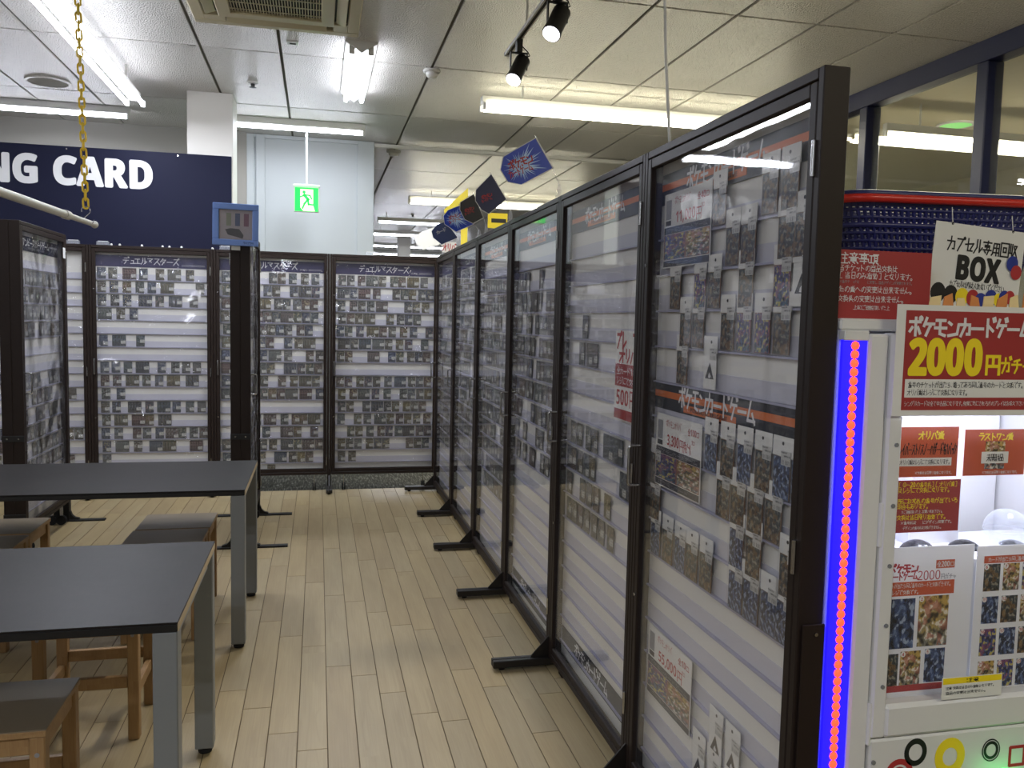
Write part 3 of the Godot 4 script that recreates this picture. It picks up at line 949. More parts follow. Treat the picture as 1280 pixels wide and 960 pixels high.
# ------------------------------------------------------------------ the setting
func build_setting() -> void:
	# floor: a dark bed with planks of wood pattern laid on it, carpet past the planks
	var bed := structure("floor", box_mesh(Vector3(9.5, 0.1, 12.6)), M.gap, Vector3(-0.75, -0.053, -0.74))
	rng.seed = 5
	var variants := []
	for v in 10:
		var st := tool()
		var off := Vector2(rng.randf() * 3.0, rng.randf() * 5.0)
		var h := Vector3(0.0486, 0.0015, 0.4488)
		var b := 0.0006
		var uv := func(p: Vector3) -> Vector2: return Vector2(p.x, p.z) + off
		var t := [Vector3(-h.x + b, h.y, -h.z + b), Vector3(h.x - b, h.y, -h.z + b), Vector3(h.x - b, h.y, h.z - b), Vector3(-h.x + b, h.y, h.z - b)]
		face(st, t, Vector3.UP, t.map(uv))
		for k in 4:
			var a: Vector3 = t[k]
			var c: Vector3 = t[(k + 1) % 4]
			var out := Vector3(a.x + c.x, 0, a.z + c.z).normalized()
			var lower := [a, c, c + out * b - Vector3(0, b, 0), a + out * b - Vector3(0, b, 0)]
			face(st, lower, (out + Vector3.UP).normalized(), lower.map(uv))
			var wall := [lower[3], lower[2], lower[2] - Vector3(0, 0.0018, 0), lower[3] - Vector3(0, 0.0018, 0)]
			face(st, wall, out, wall.map(uv))
		variants.append(st.commit())
	var known := {0: -3.427, -1: -2.759, -2: -2.892, 1: -3.318, 2: -3.141, 3: -3.849, -3: -3.1}
	var count := 0
	for col in range(-27, 13):
		var x := 0.0367 + 0.1003 * (col + 0.5)
		var phase: float = known[col] if known.has(col) else -rng.randf_range(2.4, 3.3)
		var z := phase + 0.9 * ceilf((-1.6 - phase) / 0.9)
		while z > -7.04:
			var far := maxf(z - 0.9, -7.04)
			var o := part(bed, "plank", variants[rng.randi_range(0, 9)], M.planks[rng.randi_range(0, 3)], Vector3(x, 0.0535 - 0.002, (z + far) * 0.5 + 0.74))
			o.position.x += 0.75
			if z - far < 0.89:
				o.scale.z = maxf(0.02, (z - far) / 0.9)
			count += 1
			z -= 0.9
	structure("floor_carpet", box_mesh(Vector3(9.5, 0.1, 18.0)), M.carpet, Vector3(-0.75, -0.0495, -16.045))

	# ceiling: a slab with boards proud of it, dark joints between them
	var slab := structure("ceiling", box_mesh(Vector3(9.5, 0.2, 30.4)), M.groove, Vector3(-0.75, CEIL + 0.112, -9.7))
	var u := 1.745
	var xs := [-5.3, -4.09, -3.065, -2.04, -1.775, -0.7626, -0.2513, 0.768, 1.797, 2.303, 2.81, 3.323, 3.92]
	xs[3] = -2.285
	xs[4] = -1.775
	var zs := [2.95, 1.47, -0.01, -1.49, -2.97, -4.45, -5.935, -7.42, -8.61, -10.1, -11.6, -13.1, -14.6, -16.1, -17.6, -19.1, -20.6, -22.1, -24.5]
	rng.seed = 9
	for i in xs.size() - 1:
		for j in zs.size() - 1:
			var s := Vector3(xs[i + 1] - xs[i] - 0.02, 0.014, zs[j] - zs[j + 1] - 0.016)
			part(slab, "ceiling_board", box_mesh(s, 0.002), M.tiles[rng.randi_range(0, 2)], Vector3((xs[i] + xs[i + 1]) * 0.5 + 0.75, -0.105, (zs[j] + zs[j + 1]) * 0.5 + 9.7))
	var curtain := structure("trim_1", box_mesh(Vector3(6.0, 0.035, 0.05), 0.004), M.fixture, Vector3(2.2, CEIL - 0.03, -8.62))

	# walls
	structure("wall_left", box_mesh(Vector3(0.2, 3.3, 30.4)), M.wall, Vector3(-5.4, 1.6, -9.7))
	structure("wall_rear", box_mesh(Vector3(9.5, 3.3, 0.2)), M.wall, Vector3(-0.75, 1.6, 3.05))
	structure("wall_end", box_mesh(Vector3(9.5, 3.3, 0.2)), M.wall, Vector3(-0.75, 1.6, -24.6))
	structure("wall_back", box_mesh(Vector3(4.62, 3.3, 0.2)), M.wall, Vector3(-2.99, 1.6, -8.66))
	# clad pillar with a recessed panel on its front
	var px0 := -0.683
	var px1 := 0.541
	var pz := -8.57
	var pl := structure("pillar", box_mesh(Vector3(px1 - px0, CEIL, 1.2)), M.pillar, Vector3((px0 + px1) * 0.5, CEIL * 0.5, pz - 0.62))
	var w := px1 - px0
	bx(pl, "cladding_panel", Vector3(-w * 0.5 + 0.035, 0, 0.61), Vector3(0.07, CEIL - 0.01, 0.03), M.pillar, 0.004)
	bx(pl, "cladding_panel", Vector3(-w * 0.5 + 0.13, 0, 0.61), Vector3(0.085, CEIL - 0.01, 0.03), M.pillar, 0.004)
	bx(pl, "cladding_panel", Vector3(w * 0.5 - 0.085, 0, 0.61), Vector3(0.165, CEIL - 0.01, 0.03), M.pillar, 0.004)
	bx(pl, "cladding_panel", Vector3(0, CEIL * 0.5 - 0.02, 0.607), Vector3(w - 0.02, 0.035, 0.024), M.pillar, 0.003)
	# white column behind the sign
	structure("column", box_mesh(Vector3(0.345, CEIL, 0.34), 0.003), M.column, Vector3(-0.843, CEIL * 0.5, -7.285))
	# far column of the shop
	var fc := on_y(505, 293, CEIL)
	structure("column", box_mesh(Vector3(0.26, CEIL, 0.26), 0.003), M.column, Vector3(fc.x, CEIL * 0.5, fc.z))

	# window wall: navy frames, panes, a room behind them standing in for their reflection
	var wx := 3.92
	var low_wall := structure("wall_window", box_mesh(Vector3(0.12, 0.5, 12.0)), M.wall, Vector3(wx + 0.06, 0.25, -3.0))
	structure("wall_right", box_mesh(Vector3(0.2, 3.3, 15.6)), M.wall, Vector3(wx + 0.1, 1.6, -16.8))
	var posts := [3.0, 1.4, 0.25, -0.9, -2.05, -3.26, -4.39, -5.52, -6.62, -7.75, -9.0]
	var win := structure("window_1", box_mesh(Vector3(0.12, 0.13, 12.0), 0.004), M.navy, Vector3(wx + 0.04, CEIL - 0.065, -3.0))
	bx(win, "sill", Vector3(0, -2.6, 0), Vector3(0.12, 0.06, 12.0), M.navy, 0.004)
	for k in posts.size():
		bx(win, "mullion", Vector3(0, -1.33, posts[k] + 3.0), Vector3(0.12, 2.53, 0.09), M.navy, 0.006)
		if k:
			bx(win, "pane", Vector3(0, -1.33, (posts[k] + posts[k - 1]) * 0.5 + 3.0), Vector3(0.008, 2.5, posts[k - 1] - posts[k] - 0.09), M.window_pane)
	structure("floor_reflected_room", box_mesh(Vector3(5.0, 0.1, 14.0)), M.carpet, Vector3(6.5, -0.05, -4.0))  # added room, shown where the panes would mirror the shop
	structure("ceiling_reflected_room", box_mesh(Vector3(5.0, 0.1, 14.0)), M.beige, Vector3(6.5, CEIL + 0.05, -4.0))
	structure("beam_reflected_room", box_mesh(Vector3(0.25, 0.42, 14.0)), M.beige, Vector3(7.4, CEIL - 0.21, -4.0))
	structure("wall_reflected_room", box_mesh(Vector3(0.2, 3.3, 14.0)), M.beige, Vector3(9.1, 1.6, -4.0))
	structure("wall_reflected_room_end", box_mesh(Vector3(5.0, 3.3, 0.2)), M.beige, Vector3(6.6, 1.6, -11.1))
	structure("wall_reflected_room_front", box_mesh(Vector3(5.0, 3.3, 0.2)), M.beige, Vector3(6.6, 1.6, 3.1))

func build_lamps() -> void:
	# lamps in view
	var f1 := batten("twin tube batten hung on short stems beside the yellow chain", Vector3(-1.335, CEIL, -5.6), 2.46, PI * 0.5, 2, false, 9.0, 0.12)
	batten("single tube batten on the ceiling above the dark blue sign", Vector3(-2.2, CEIL, -7.86), 1.24, 0.0, 1, false, 4.0)
	batten("single tube batten on the ceiling above the green exit sign", Vector3(-0.21, CEIL, -7.86), 1.24, 0.0, 1, false, 4.0)
	batten("long batten with warm white tubes hung above the aisle showcases", Vector3(2.42, CEIL, -6.2), 2.5, 0.0, 2, true, 9.0, 0.1)
	# open twin with a V reflector
	var t := thing("fluorescent_light", "open twin tube fitting with V reflector beside the air conditioner", "ceiling light", Vector3(0.262, CEIL, -6.15), PI * 0.5, "fluorescent ceiling lights")
	var half := 0.635
	var prof := extrude(PackedVector2Array([Vector2(-0.1, 0), Vector2(0.1, 0), Vector2(0.1, -0.012), Vector2(0.035, -0.05), Vector2(0.0, -0.075), Vector2(-0.035, -0.05), Vector2(-0.1, -0.012)]), half * 2.0)
	var body := part(t, "reflector", prof, M.fixture)
	body.rotation.y = PI * 0.5
	for s in [-1.0, 1.0]:
		part(t, "tube", rod(Vector3(-half + 0.04, -0.07, s * 0.06), Vector3(half - 0.04, -0.07, s * 0.06), 0.016), M.tube_cool)
		for e in [-1.0, 1.0]:
			bx(t, "socket", Vector3(e * (half - 0.02), -0.05, s * 0.06), Vector3(0.02, 0.06, 0.034), M.plastic_white, 0.003)
	area(Vector3(0.262, CEIL - 0.105, -6.15), Vector2(0.16, 1.2), Color(0.93, 0.95, 1.0), 3.6)
	# rows of battens farther down the shop
	var far := [[1.2, -11.6, 2.5, "long warm batten hanging far beyond the hanging flags"], [0.95, -14.2, 1.24, "batten far down the shop behind the round white flag"], [1.0, -16.3, 1.24, "batten far down the shop above the pale far column"], [0.9, -19.0, 2.5, "batten over the far column, next to last row"], [0.9, -21.4, 2.5, "batten in the last row at the far end wall"]]
	for k in far.size():
		batten(far[k][3], Vector3(far[k][0] + far[k][2] * 0.5, CEIL, far[k][1]), far[k][2], 0.0, 2 if k == 0 else 1, k == 0, 7.0, 0.08)
	# unseen battens added for light, standing in for the shop's other rows
	for spot in [[-3.6, -5.2], [-3.6, -1.6], [-1.1, 0.9], [2.7, -2.9], [2.4, 1.2], [-3.2, 1.6]]:
		batten("added twin tube batten out of view over the front of the shop", Vector3(spot[0], CEIL, spot[1]), 1.24, 0.0, 2, spot[0] > 1.0, 10.0 if spot[1] > 0.0 else 5.0, 0.08)
	# added lamp standing in for the batten reflected in the panes, and a green disc
	var v0 := on_x(1105, 168, 5.4)
	batten("warm batten standing in for the one reflected in the window wall", Vector3(5.5, CEIL, -5.74), 2.5, 0.0, 1, true, 26.0, 0.17)
	var gd := thing("round_glow_disc", "green glowing round disc on the ceiling behind the window wall", "ceiling light", Vector3(5.28, CEIL, -6.2))
	part(gd, "rim", lathe([Vector2(0.15, -0.001), Vector2(0.15, -0.012), Vector2(0.125, -0.016)], 28), M.fixture)
	part(gd, "diffuser", lathe([Vector2(0.126, -0.013), Vector2(0.0, -0.014)], 28), M.green_disc)
	# track with two spotlights
	var tr := thing("lighting_track", "grey lighting track hung on white stems over the showcases", "track", Vector3(1.05, 2.97, -3.58))
	bx(tr, "rail", Vector3(0, 0, 0), Vector3(0.034, 0.02, 2.4), M.fixture, 0.002)
	bx(tr, "slot", Vector3(0, -0.0105, 0), Vector3(0.014, 0.002, 2.38), M.ac_dark)
	bx(tr, "end_cap", Vector3(0, 0, -1.21), Vector3(0.034, 0.022, 0.03), M.print_grey, 0.003)
	for z in [-0.75, 0.75]:
		part(tr, "stem", rod(Vector3(0, 0.01, z), Vector3(0, CEIL - 2.97, z), 0.006), M.plastic_white)
	spotlight(Vector3(1.05, 2.958, -3.75), "black track spotlight, the one away from the end of the track")
	spotlight(Vector3(1.05, 2.958, -4.5), "black track spotlight at the end of the track")

func spotlight(at: Vector3, label: String) -> void:
	var o := thing("track_spotlight", label, "spotlight", at, 0.0, "track spotlights")
	bx(o, "adapter", Vector3(0, -0.035, 0), Vector3(0.032, 0.07, 0.05), M.spot_black, 0.003)
	for s in [-1.0, 1.0]:
		bx(o, "yoke_arm", Vector3(s * 0.045, -0.115, 0.0), Vector3(0.006, 0.09, 0.022), M.spot_black, 0.001)
	bx(o, "yoke_bridge", Vector3(0, -0.07, 0), Vector3(0.096, 0.006, 0.022), M.spot_black, 0.001)
	var d := Vector3(-0.42, -0.8, 0.42).normalized()
	var c := Vector3(0, -0.155, 0)
	var st := tool()
	add_tube(st, [c - d * 0.085, c - d * 0.07, c + d * 0.05, c + d * 0.085], [0.026, 0.042, 0.042, 0.044], 20)
	part(o, "barrel", st.commit(), M.spot_black)
	part(o, "lens", rod(c + d * 0.08, c + d * 0.0875, 0.039, 20), M.spot_glow)
	part(o, "cable", pipe([c - d * 0.08, c - d * 0.1 + Vector3(0.03, 0.01, 0), Vector3(0.05, -0.06, 0), Vector3(0.015, -0.03, 0)], 0.003, 6), M.rubber)
	var l := SpotLight3D.new()
	l.name = numbered("spot_light")
	l.light_color = Color(1.0, 0.98, 0.95)
	l.light_energy = 2.0
	l.light_size = 0.03
	l.spot_angle = 32.0
	l.spot_range = 20.0
	l.shadow_enabled = true
	add_child(l)
	l.look_at_from_position(at + c + d * 0.1, at + c + d, Vector3.UP)

# ------------------------------------------------------------------ showcases in their places
func build_showcases() -> void:
	rng.seed = 31
	var names := ["the end showcase beside the prize machine", "aisle showcase second from the prize machine", "aisle showcase third from the prize machine", "aisle showcase fourth from the prize machine", "aisle showcase fifth from the prize machine", "aisle showcase last before the corner"]
	var aisle := []
	for k in 6:
		var at := Vector3(RUN_X, 0, RUN_END - PITCH * (k + 1))
		var labels := ["dark brown glazed showcase at the prize machine with large bagged cards", "dark brown glazed showcase with red price poster and sparse card rows", "dark brown glazed showcase, upper rows of cards, empty rows below", "dark brown glazed showcase, fourth along the aisle from the prize machine", "dark brown glazed showcase, fifth along the aisle from the prize machine", "dark brown glazed showcase at the corner end of the aisle run"]
		var o := showcase(labels[k], at, -PI * 0.5, "game" if k < 4 else "duel", 0.04, true, false)
		aisle.append(o)
	make_header(aisle[0], "game", 1.2365, 0.076)
	for pair in [[aisle[1], 0.15], [aisle[2], 0.13]]:
		var low_h := node_part(pair[0], "lower_header", Vector3(PITCH * 0.5, pair[1], -0.046))
		bx(low_h, "strip", Vector3.ZERO, Vector3(0.82, 0.08, 0.002), M.header)
		letter(low_h, "ポケモンカードゲーム", Vector3(-0.04, 0.008, 0.0018), 0.045, M.print_white, 0.38, 0.2)

	# bagged cards in the end showcase: pixel column, pixel row, card row, print
	var upper := "row under the upper header"
	var list := [
		[900, 260, 0, 0, upper], [963, 240, 0, 0, upper], [989, 220, 0, 0, upper],
		[916, 310, 1, 0, "second row from the top"], [936, 300, 1, 0, "second row from the top"], [984, 290, 1, 0, "second row from the top"], [1006, 280, 1, 0, "second row from the top"],
		[844.5, 360, 2, 0, "third row from the top"], [875.5, 355, 2, 2, "third row from the top"], [893.5, 355, 2, 0, "third row from the top"], [933, 345, 2, 0, "third row from the top"], [978.5, 345, 2, 2, "third row from the top"], [1003, 350, 2, 3, "third row from the top"],
		[857, 410, 3, 0, "fourth row from the top"], [873, 410, 3, 0, "fourth row from the top"], [909.5, 412, 3, 0, "fourth row from the top"], [930, 412, 3, 2, "fourth row from the top"], [953.5, 412, 3, 2, "fourth row from the top"], [977.5, 412, 3, 0, "fourth row from the top"],
		[853, 455, 4, 0, "row above the lower header"], [888, 460, 4, 3, "row above the lower header"],
		[888.5, 575, 6, 1, "row under the lower header"], [909, 580, 6, 0, "row under the lower header"], [930.5, 585, 6, 1, "row under the lower header"], [953.5, 592, 6, 0, "row under the lower header"], [977, 598, 6, 1, "row under the lower header"], [1001, 602, 6, 1, "row under the lower header"],
		[819, 620, 7, 0, "second row under the lower header"], [903.5, 630, 7, 0, "second row under the lower header"], [922, 640, 7, 0, "second row under the lower header"], [943.5, 650, 7, 0, "second row under the lower header"], [966.5, 655, 7, 0, "second row under the lower header"],
		[818, 665, 8, 0, "third row under the lower header"], [920.5, 690, 8, 1, "third row under the lower header"], [941.5, 700, 8, 0, "third row under the lower header"], [985, 725, 8, 0, "third row under the lower header"],
		[818, 715, 9, 1, "fourth row under the lower header"], [833, 725, 9, 0, "fourth row under the lower header"], [848.5, 735, 9, 1, "fourth row under the lower header"], [865, 700, 9, 0, "fourth row under the lower header"], [882.5, 710, 9, 0, "fourth row under the lower header"], [919, 750, 9, 1, "fourth row under the lower header"], [938.5, 755, 9, 1, "fourth row under the lower header"], [961, 760, 9, 1, "fourth row under the lower header"], [981, 765, 9, 1, "fourth row under the lower header"],
		[896.5, 885, 13, 3, "low down beside the lowest price poster"], [917, 910, 13, 3, "low down beside the lowest price poster"], [874.5, 925, 14, 3, "low down beside the lowest price poster"], [893, 945, 14, 3, "low down beside the lowest price poster"]]
	for p in list:
		pack(p[0], p[1], p[2], p[3], p[4])
	price_poster(Vector3(RUN_X + 0.034, 1.715, -2.146), "11,000円", "全40口", "white price poster reading 11,000 yen, topmost in the end showcase")
	price_poster(Vector3(RUN_X + 0.034, 1.08, -2.15), "3,300円税込", "全100口", "white price poster reading 3,300 yen under the lower header")
	price_poster(Vector3(RUN_X + 0.034, 0.437, -2.155), "55,000円", "全10口", "white price poster reading 55,000 yen, lowest in the end showcase")

	# red price poster in the second showcase
	var rp := thing("red_price_poster", "red and white price poster reading 500 yen inside the second showcase", "poster", Vector3(RUN_X + 0.034, 1.275, -2.565), -PI * 0.5)
	bx(rp, "sheet", Vector3.ZERO, Vector3(0.21, 0.297, 0.001), M.paper)
	bx(rp, "block", Vector3(0, 0.0, 0.0008), Vector3(0.204, 0.075, 0.0004), M.notice_red)
	bx(rp, "block", Vector3(0, -0.13, 0.0008), Vector3(0.204, 0.033, 0.0004), M.notice_red)
	letter(rp, "プレミア", Vector3(0, 0.115, 0.0008), 0.05, M.print_red, 0.19, 0.24)
	letter(rp, "オリパ", Vector3(0.01, 0.065, 0.0008), 0.04, M.print_red, 0.15, 0.24)
	letter(rp, "全カード1口", Vector3(0, 0.015, 0.0012), 0.022, M.print_white, 0.17)
	letter(rp, "レジにて交換", Vector3(0, -0.018, 0.0012), 0.022, M.print_white, 0.17)
	letter(rp, "500円", Vector3(0, -0.075, 0.0008), 0.05, M.print_red, 0.17)

	# cards in rows; those that show largest come first and are single things
	var full := 0.93
	fill_rows(aisle[1].transform, names[1], {3: 0.1, 4: [2.0, 3.4, 4.3], 7: [0.8, 2.0, 3.6, 4.7, -6.6, -8.0], 8: [0.2, 1.0, 2.2, 3.4, 4.4, 9.2, -10.2], 9: [0.3, 2.8, 4.0, 5.2, 7.0], 10: [0.4, 1.4, 2.5, 3.7, 5.0, 6.2, 7.6], 11: 0.15})
	fill_rows(aisle[2].transform, names[2], {1: 0.35, 2: 0.75, 3: 0.8, 4: full, 5: full, 6: full, 7: full, 8: 0.8, 9: [0.6, 2.5, -4.4, 7.4, 8.6, 10.4]})
	var back := []
	for k in 4:
		var texts := ["dark brown glazed showcase in the back run beside the pirate themed header showcase", "dark brown glazed showcase under the dark blue sign, several rows empty", "dark brown glazed showcase half hidden by the post under the blue picture frame", "dark brown glazed showcase at the inner corner of the back run"]
		back.append(showcase(texts[k], Vector3(-2.623 + PITCH * k, 0, BACK_Z), 0.0, "duel" if k else "", 0.135, true, false, 0.2))
	describe(back[0], "dark brown glazed showcase at the outer end of the back run", "showcase")
	fill_rows(back[1].transform, "back showcase under the dark blue sign", {
		0: [0.0, 1.2, -2.7, 4.5, 6.3, -7.6, 9.6], 1: [0.0, 1.3, 2.7, 4.1, 5.4, -6.8, 10.7], 2: [0.0, 1.4, 2.7, -4.4, 6.25, -7.7, 10.0], 3: [-0.01, 2.0, 3.4], 5: [0.1, -1.5, 4.1],
		7: [0.2, 1.4, 2.7, -4.0, 6.4, 7.9, 9.1, 10.3], 8: [0.2, 1.5, -2.9, 4.7, 6.1, -7.4, -9.5], 9: [0.3, 1.9], 10: [0.2, 1.4, -3.1, 5.0, -6.3, 8.0, 9.5, 10.8], 11: [0.3, -1.6, -3.5, 5.0, -6.4],
		12: [0.2, 1.6, 3.6, 4.7, 6.1, -7.2, 8.6, 9.9, 11.0], 13: [0.3, -1.7, 3.7, -5.4, -6.9, -9.9], 14: [0.3]})
	fill_rows(back[3].transform, "back showcase at the inner corner", {0: 0.95, 1: 0.95, 2: 0.95, 3: 0.95, 4: 0.9, 5: 0.95, 6: 0.85, 8: 0.9, 9: 0.9, 10: 0.95, 11: 0.95, 12: 0.9, 13: 0.9, 14: [0.3, 1.6]})
	fill_rows(back[2].transform, "back showcase behind the blue picture frame", {0: 0.9, 1: 0.95, 2: 0.9, 3: 0.95, 4: 0.9, 5: 0.9, 6: 0.8, 7: 0.9, 8: 0.95, 9: 0.9, 11: 0.9, 12: 0.7, 13: 0.95, 14: 0.95, 15: 0.4})
	fill_rows(back[0].transform, "back showcase at the outer end", {8: 0.6, 9: 0.5, 12: 0.6, 13: 0.6, 14: 0.6})
	for k in [3, 4, 5]:
		var rows := {}
		for r in range(0 if k > 3 else 1, 13):
			rows[r] = 0.92
		fill_rows(aisle[k].transform, names[k], rows)

	# two double-sided showcases standing free between the tables and the back run
	for spot in [[-0.461, "island under the blue picture frame"], [-1.716, "island at the white hanging pole"]]:
		var x: float = spot[0]
		for side in [1.0, -1.0]:
			var at := Vector3(x + side * CASE_D, 0, -5.3 if side > 0.0 else -5.3 - PITCH)
			var which: String = ["aisle side", "outer side"][0 if side > 0.0 else 1]
			var o := showcase("dark brown glazed showcase, %s of %s" % [which, spot[1]], at, PI * 0.5 * side, "pirate" if x < -1.0 else "duel", 0.14, false, false)
			var rows := {}
			for r in range(1, 13):
				if r != 5 and r != 6:
					rows[r] = 0.85
			fill_rows(o.transform, spot[1], rows)
			if side < 0.0:
				continue
			# black flat feet with curved brackets, in the axes of the aisle side
			for lx in [0.02, PITCH - 0.02]:
				var f := node_part(o, "foot", Vector3(lx, 0, -CASE_D))
				bx(f, "flat_bar", Vector3(0, 0.006, 0), Vector3(0.045, 0.012, 0.56), M.black, 0.002)
				bx(f, "upright", Vector3(0, 0.085, 0), Vector3(0.05, 0.15, 0.112), M.black, 0.003)
				for s in [-1.0, 1.0]:
					var curve := PackedVector2Array([Vector2(0.05, 0), Vector2(0.115, 0), Vector2(0.113, 0.01), Vector2(0.085, 0.018), Vector2(0.068, 0.035), Vector2(0.06, 0.06), Vector2(0.05, 0.062)])
					var g := part(f, "curved_bracket", extrude(curve, 0.03), M.black, Vector3(0, 0.011, 0))
					g.rotation.y = -PI * 0.5 * s
			for y in [0.7, 0.2]:
				var b := bx(o, "end_bracket", Vector3(-0.004, y, -CASE_D), Vector3(0.006, 0.035 if y > 0.5 else 0.11, 0.118), M.black, 0.001)
				for s in [-0.03, 0.03]:
					part(b, "screw", rod(Vector3(-0.003, 0.0, s), Vector3(-0.006, 0.0, s), 0.005, 8), M.chrome)
			var badge := bx(o, "sticker", Vector3(PITCH - 0.055, 1.83, 0.001), Vector3(0.05, 0.07, 0.001), M.print_white) if x < -1.0 else null

	if loose_cards:
		var rest := part(self, "trading_cards_remaining", loose_cards.commit(), M.cards)
		describe(rest, "the many further priced cards in rows of the farther showcases", "cards", "", "stuff")

# ------------------------------------------------------------------ signs and hanging things
func build_signs() -> void:
	var s := thing("shop_sign", "long dark blue sign board with white letters reading TRADING CARD", "sign", Vector3(-2.28, 2.24, -7.1))
	bx(s, "board", Vector3.ZERO, Vector3(3.2, 0.92, 0.016), M.sign_blue, 0.002)
	var full := latin_points("TRADING CARD", true)
	letter(s, "CARD", Vector3(0.662, 0.275, 0.0095), 0.205, M.print_white, 0.7, 0.12, true, 0.009)
	letter(s, "TRADING", Vector3(-0.38, 0.275, 0.0095), 0.205, M.print_white, 1.15, 0.12, true, 0.009)
	for x in [-1.2, -0.4, 0.4, 1.2]:
		part(s, "screw", rod(Vector3(x, 0.44, 0.008), Vector3(x, 0.44, 0.011), 0.006, 8), M.chrome)

	# green exit sign on a rod
	var e := thing("exit_sign", "green and white running man exit sign hung on a white rod", "sign", Vector3(-0.108, 2.5, -7.9))
	bx(e, "housing", Vector3.ZERO, Vector3(0.222, 0.228, 0.03), M.plastic_white, 0.004)
	bx(e, "cap", Vector3(0, 0.121, 0), Vector3(0.235, 0.022, 0.045), M.plastic_white, 0.004)
	part(e, "rod", rod(Vector3(0, 0.13, 0), Vector3(0, CEIL - 2.5, 0), 0.009), M.plastic_white)
	bx(e, "green_face", Vector3(0, -0.002, 0.0155), Vector3(0.206, 0.212, 0.002), M.exit_green)
	part(e, "pale_doorway", extrude(PackedVector2Array([Vector2(-0.055, 0.09), Vector2(0.058, 0.09), Vector2(0.058, -0.05), Vector2(0.075, -0.105), Vector2(-0.03, -0.105), Vector2(-0.055, -0.075)]), 0.001), M.exit_pale, Vector3(0, 0, 0.0168))
	var man := tool()
	for limb in [[-0.018, 0.035, 0.012, 0.0, 0.018], [0.012, 0.0, -0.018, -0.04, 0.012], [-0.018, -0.04, -0.035, -0.08, 0.01], [0.012, 0.0, 0.018, -0.045, 0.012], [0.018, -0.045, 0.065, -0.048, 0.01], [-0.018, 0.035, -0.055, 0.02, 0.008], [-0.012, 0.038, 0.03, 0.036, 0.008], [0.03, 0.036, 0.045, 0.005, 0.008]]:
		var a := Vector3(limb[0], limb[1], 0)
		var b := Vector3(limb[2], limb[3], 0)
		var d: Vector3 = (b - a).normalized() * float(limb[4]) * 0.72
		var n := Vector3(-d.y, d.x, 0)
		face(man, [a - d + n, b + d + n, b + d - n, a - d - n], Vector3.BACK)
	for k in 12:
		face(man, [Vector3(-0.022, 0.063, 0), Vector3(-0.022, 0.063, 0) + Vector3(cos(TAU * k / 12), sin(TAU * k / 12), 0) * 0.014, Vector3(-0.022, 0.063, 0) + Vector3(cos(TAU * (k + 1) / 12), sin(TAU * (k + 1) / 12), 0) * 0.014], Vector3.BACK)
	part(e, "running_man", man.commit(), M.exit_green, Vector3(0, 0, 0.0178))
	var el := OmniLight3D.new()
	el.name = "exit_sign_light"
	el.light_color = Color(0.5, 1.0, 0.6)
	el.light_energy = 0.04
	el.light_size = 0.08
	el.omni_range = 20.0
	el.shadow_enabled = true
	add_child(el)
	el.position = Vector3(-0.108, 2.5, -7.8)

	# picture frame on the end of the island
	var p := thing("picture_frame", "light blue picture frame standing above the end post of the island", "picture", Vector3(-0.482, 1.98, -5.27))
	p.rotation.z = -0.012
	for y in [-1.0, 1.0]:
		bx(p, "frame_rail", Vector3(0, y * 0.106, 0), Vector3(0.262, 0.036, 0.02), M.picture_blue, 0.003)
	for x in [-1.0, 1.0]:
		bx(p, "frame_stile", Vector3(x * 0.113, 0, 0), Vector3(0.036, 0.178, 0.02), M.picture_blue, 0.003)
	bx(p, "print", Vector3(0, 0, -0.003), Vector3(0.19, 0.178, 0.004), mat(Color(0.62, 0.59, 0.6), 0.6))
	var tints := [Color(0.5, 0.52, 0.45), Color(0.3, 0.34, 0.45), Color(0.45, 0.32, 0.38)]
	for k in 3:
		bx(p, "print_block", Vector3(-0.04 + 0.05 * k, 0.03, 0.0), Vector3(0.028, 0.075, 0.002), mat(tints[k], 0.6))
	part(p, "print_patch", extrude(PackedVector2Array([Vector2(-0.06, -0.03), Vector2(-0.03, -0.022), Vector2(0.02, -0.025), Vector2(0.045, -0.06), Vector2(0.04, -0.08), Vector2(0.0, -0.07), Vector2(-0.045, -0.06)]), 0.002), mat(Color(0.25, 0.25, 0.27), 0.6))
	bx(p, "glazing", Vector3(0, 0, 0.004), Vector3(0.19, 0.178, 0.002), M.pane)
	letter(p, "ライブラリ", Vector3(0.075, -0.107, 0.0106), 0.012, M.sign_blue, 0.06, 0.16)
	bx(p, "stand", Vector3(0, -0.07, -0.014), Vector3(0.05, 0.16, 0.006), M.plastic_white)

	# yellow chain, hook and the white pole it carries
	var top := Vector3(-0.9, CEIL, -3.53)
	var low := Vector3(-0.872, 1.845, -3.53)
	var c := thing("yellow_chain", "yellow plastic chain hanging from the ceiling to a steel hook", "chain", low)
	var ring := []
	for k in 12:
		var a := TAU * k / 12.0
		ring.append(Vector3(cos(a) * 0.0095, sin(a) * 0.0095 + (0.0105 if sin(a) > 0.0 else -0.0105), 0))
	var link := pipe(ring, 0.0039, 6, true)
	var run := top - low
	var links := int(run.length() / 0.031)
	for k in links:
		var l := part(c, "link", link, M.yellow_chain, run * (k + 0.5) / links)
		l.rotation.y = (PI * 0.5 if k % 2 else 0.0) + 0.35
	var hook := []
	for k in 20:
		var t := k / 19.0
		if t < 0.5:
			var a := lerpf(PI * 1.1, -PI * 0.4, t * 2.0)
			hook.append(Vector3(cos(a) * 0.016, sin(a) * 0.016 - 0.012, 0))
		else:
			var a := lerpf(PI * 0.6, PI * 2.0, (t - 0.5) * 2.0)
			hook.append(Vector3(cos(a) * 0.017 + 0.011, sin(a) * 0.017 - 0.046, 0))
	var hk := thing("steel_hook", "bent steel S hook between the yellow chain and the white pole", "hook", low)
	part(hk, "wire", pipe(hook, 0.0018, 6), M.chrome)
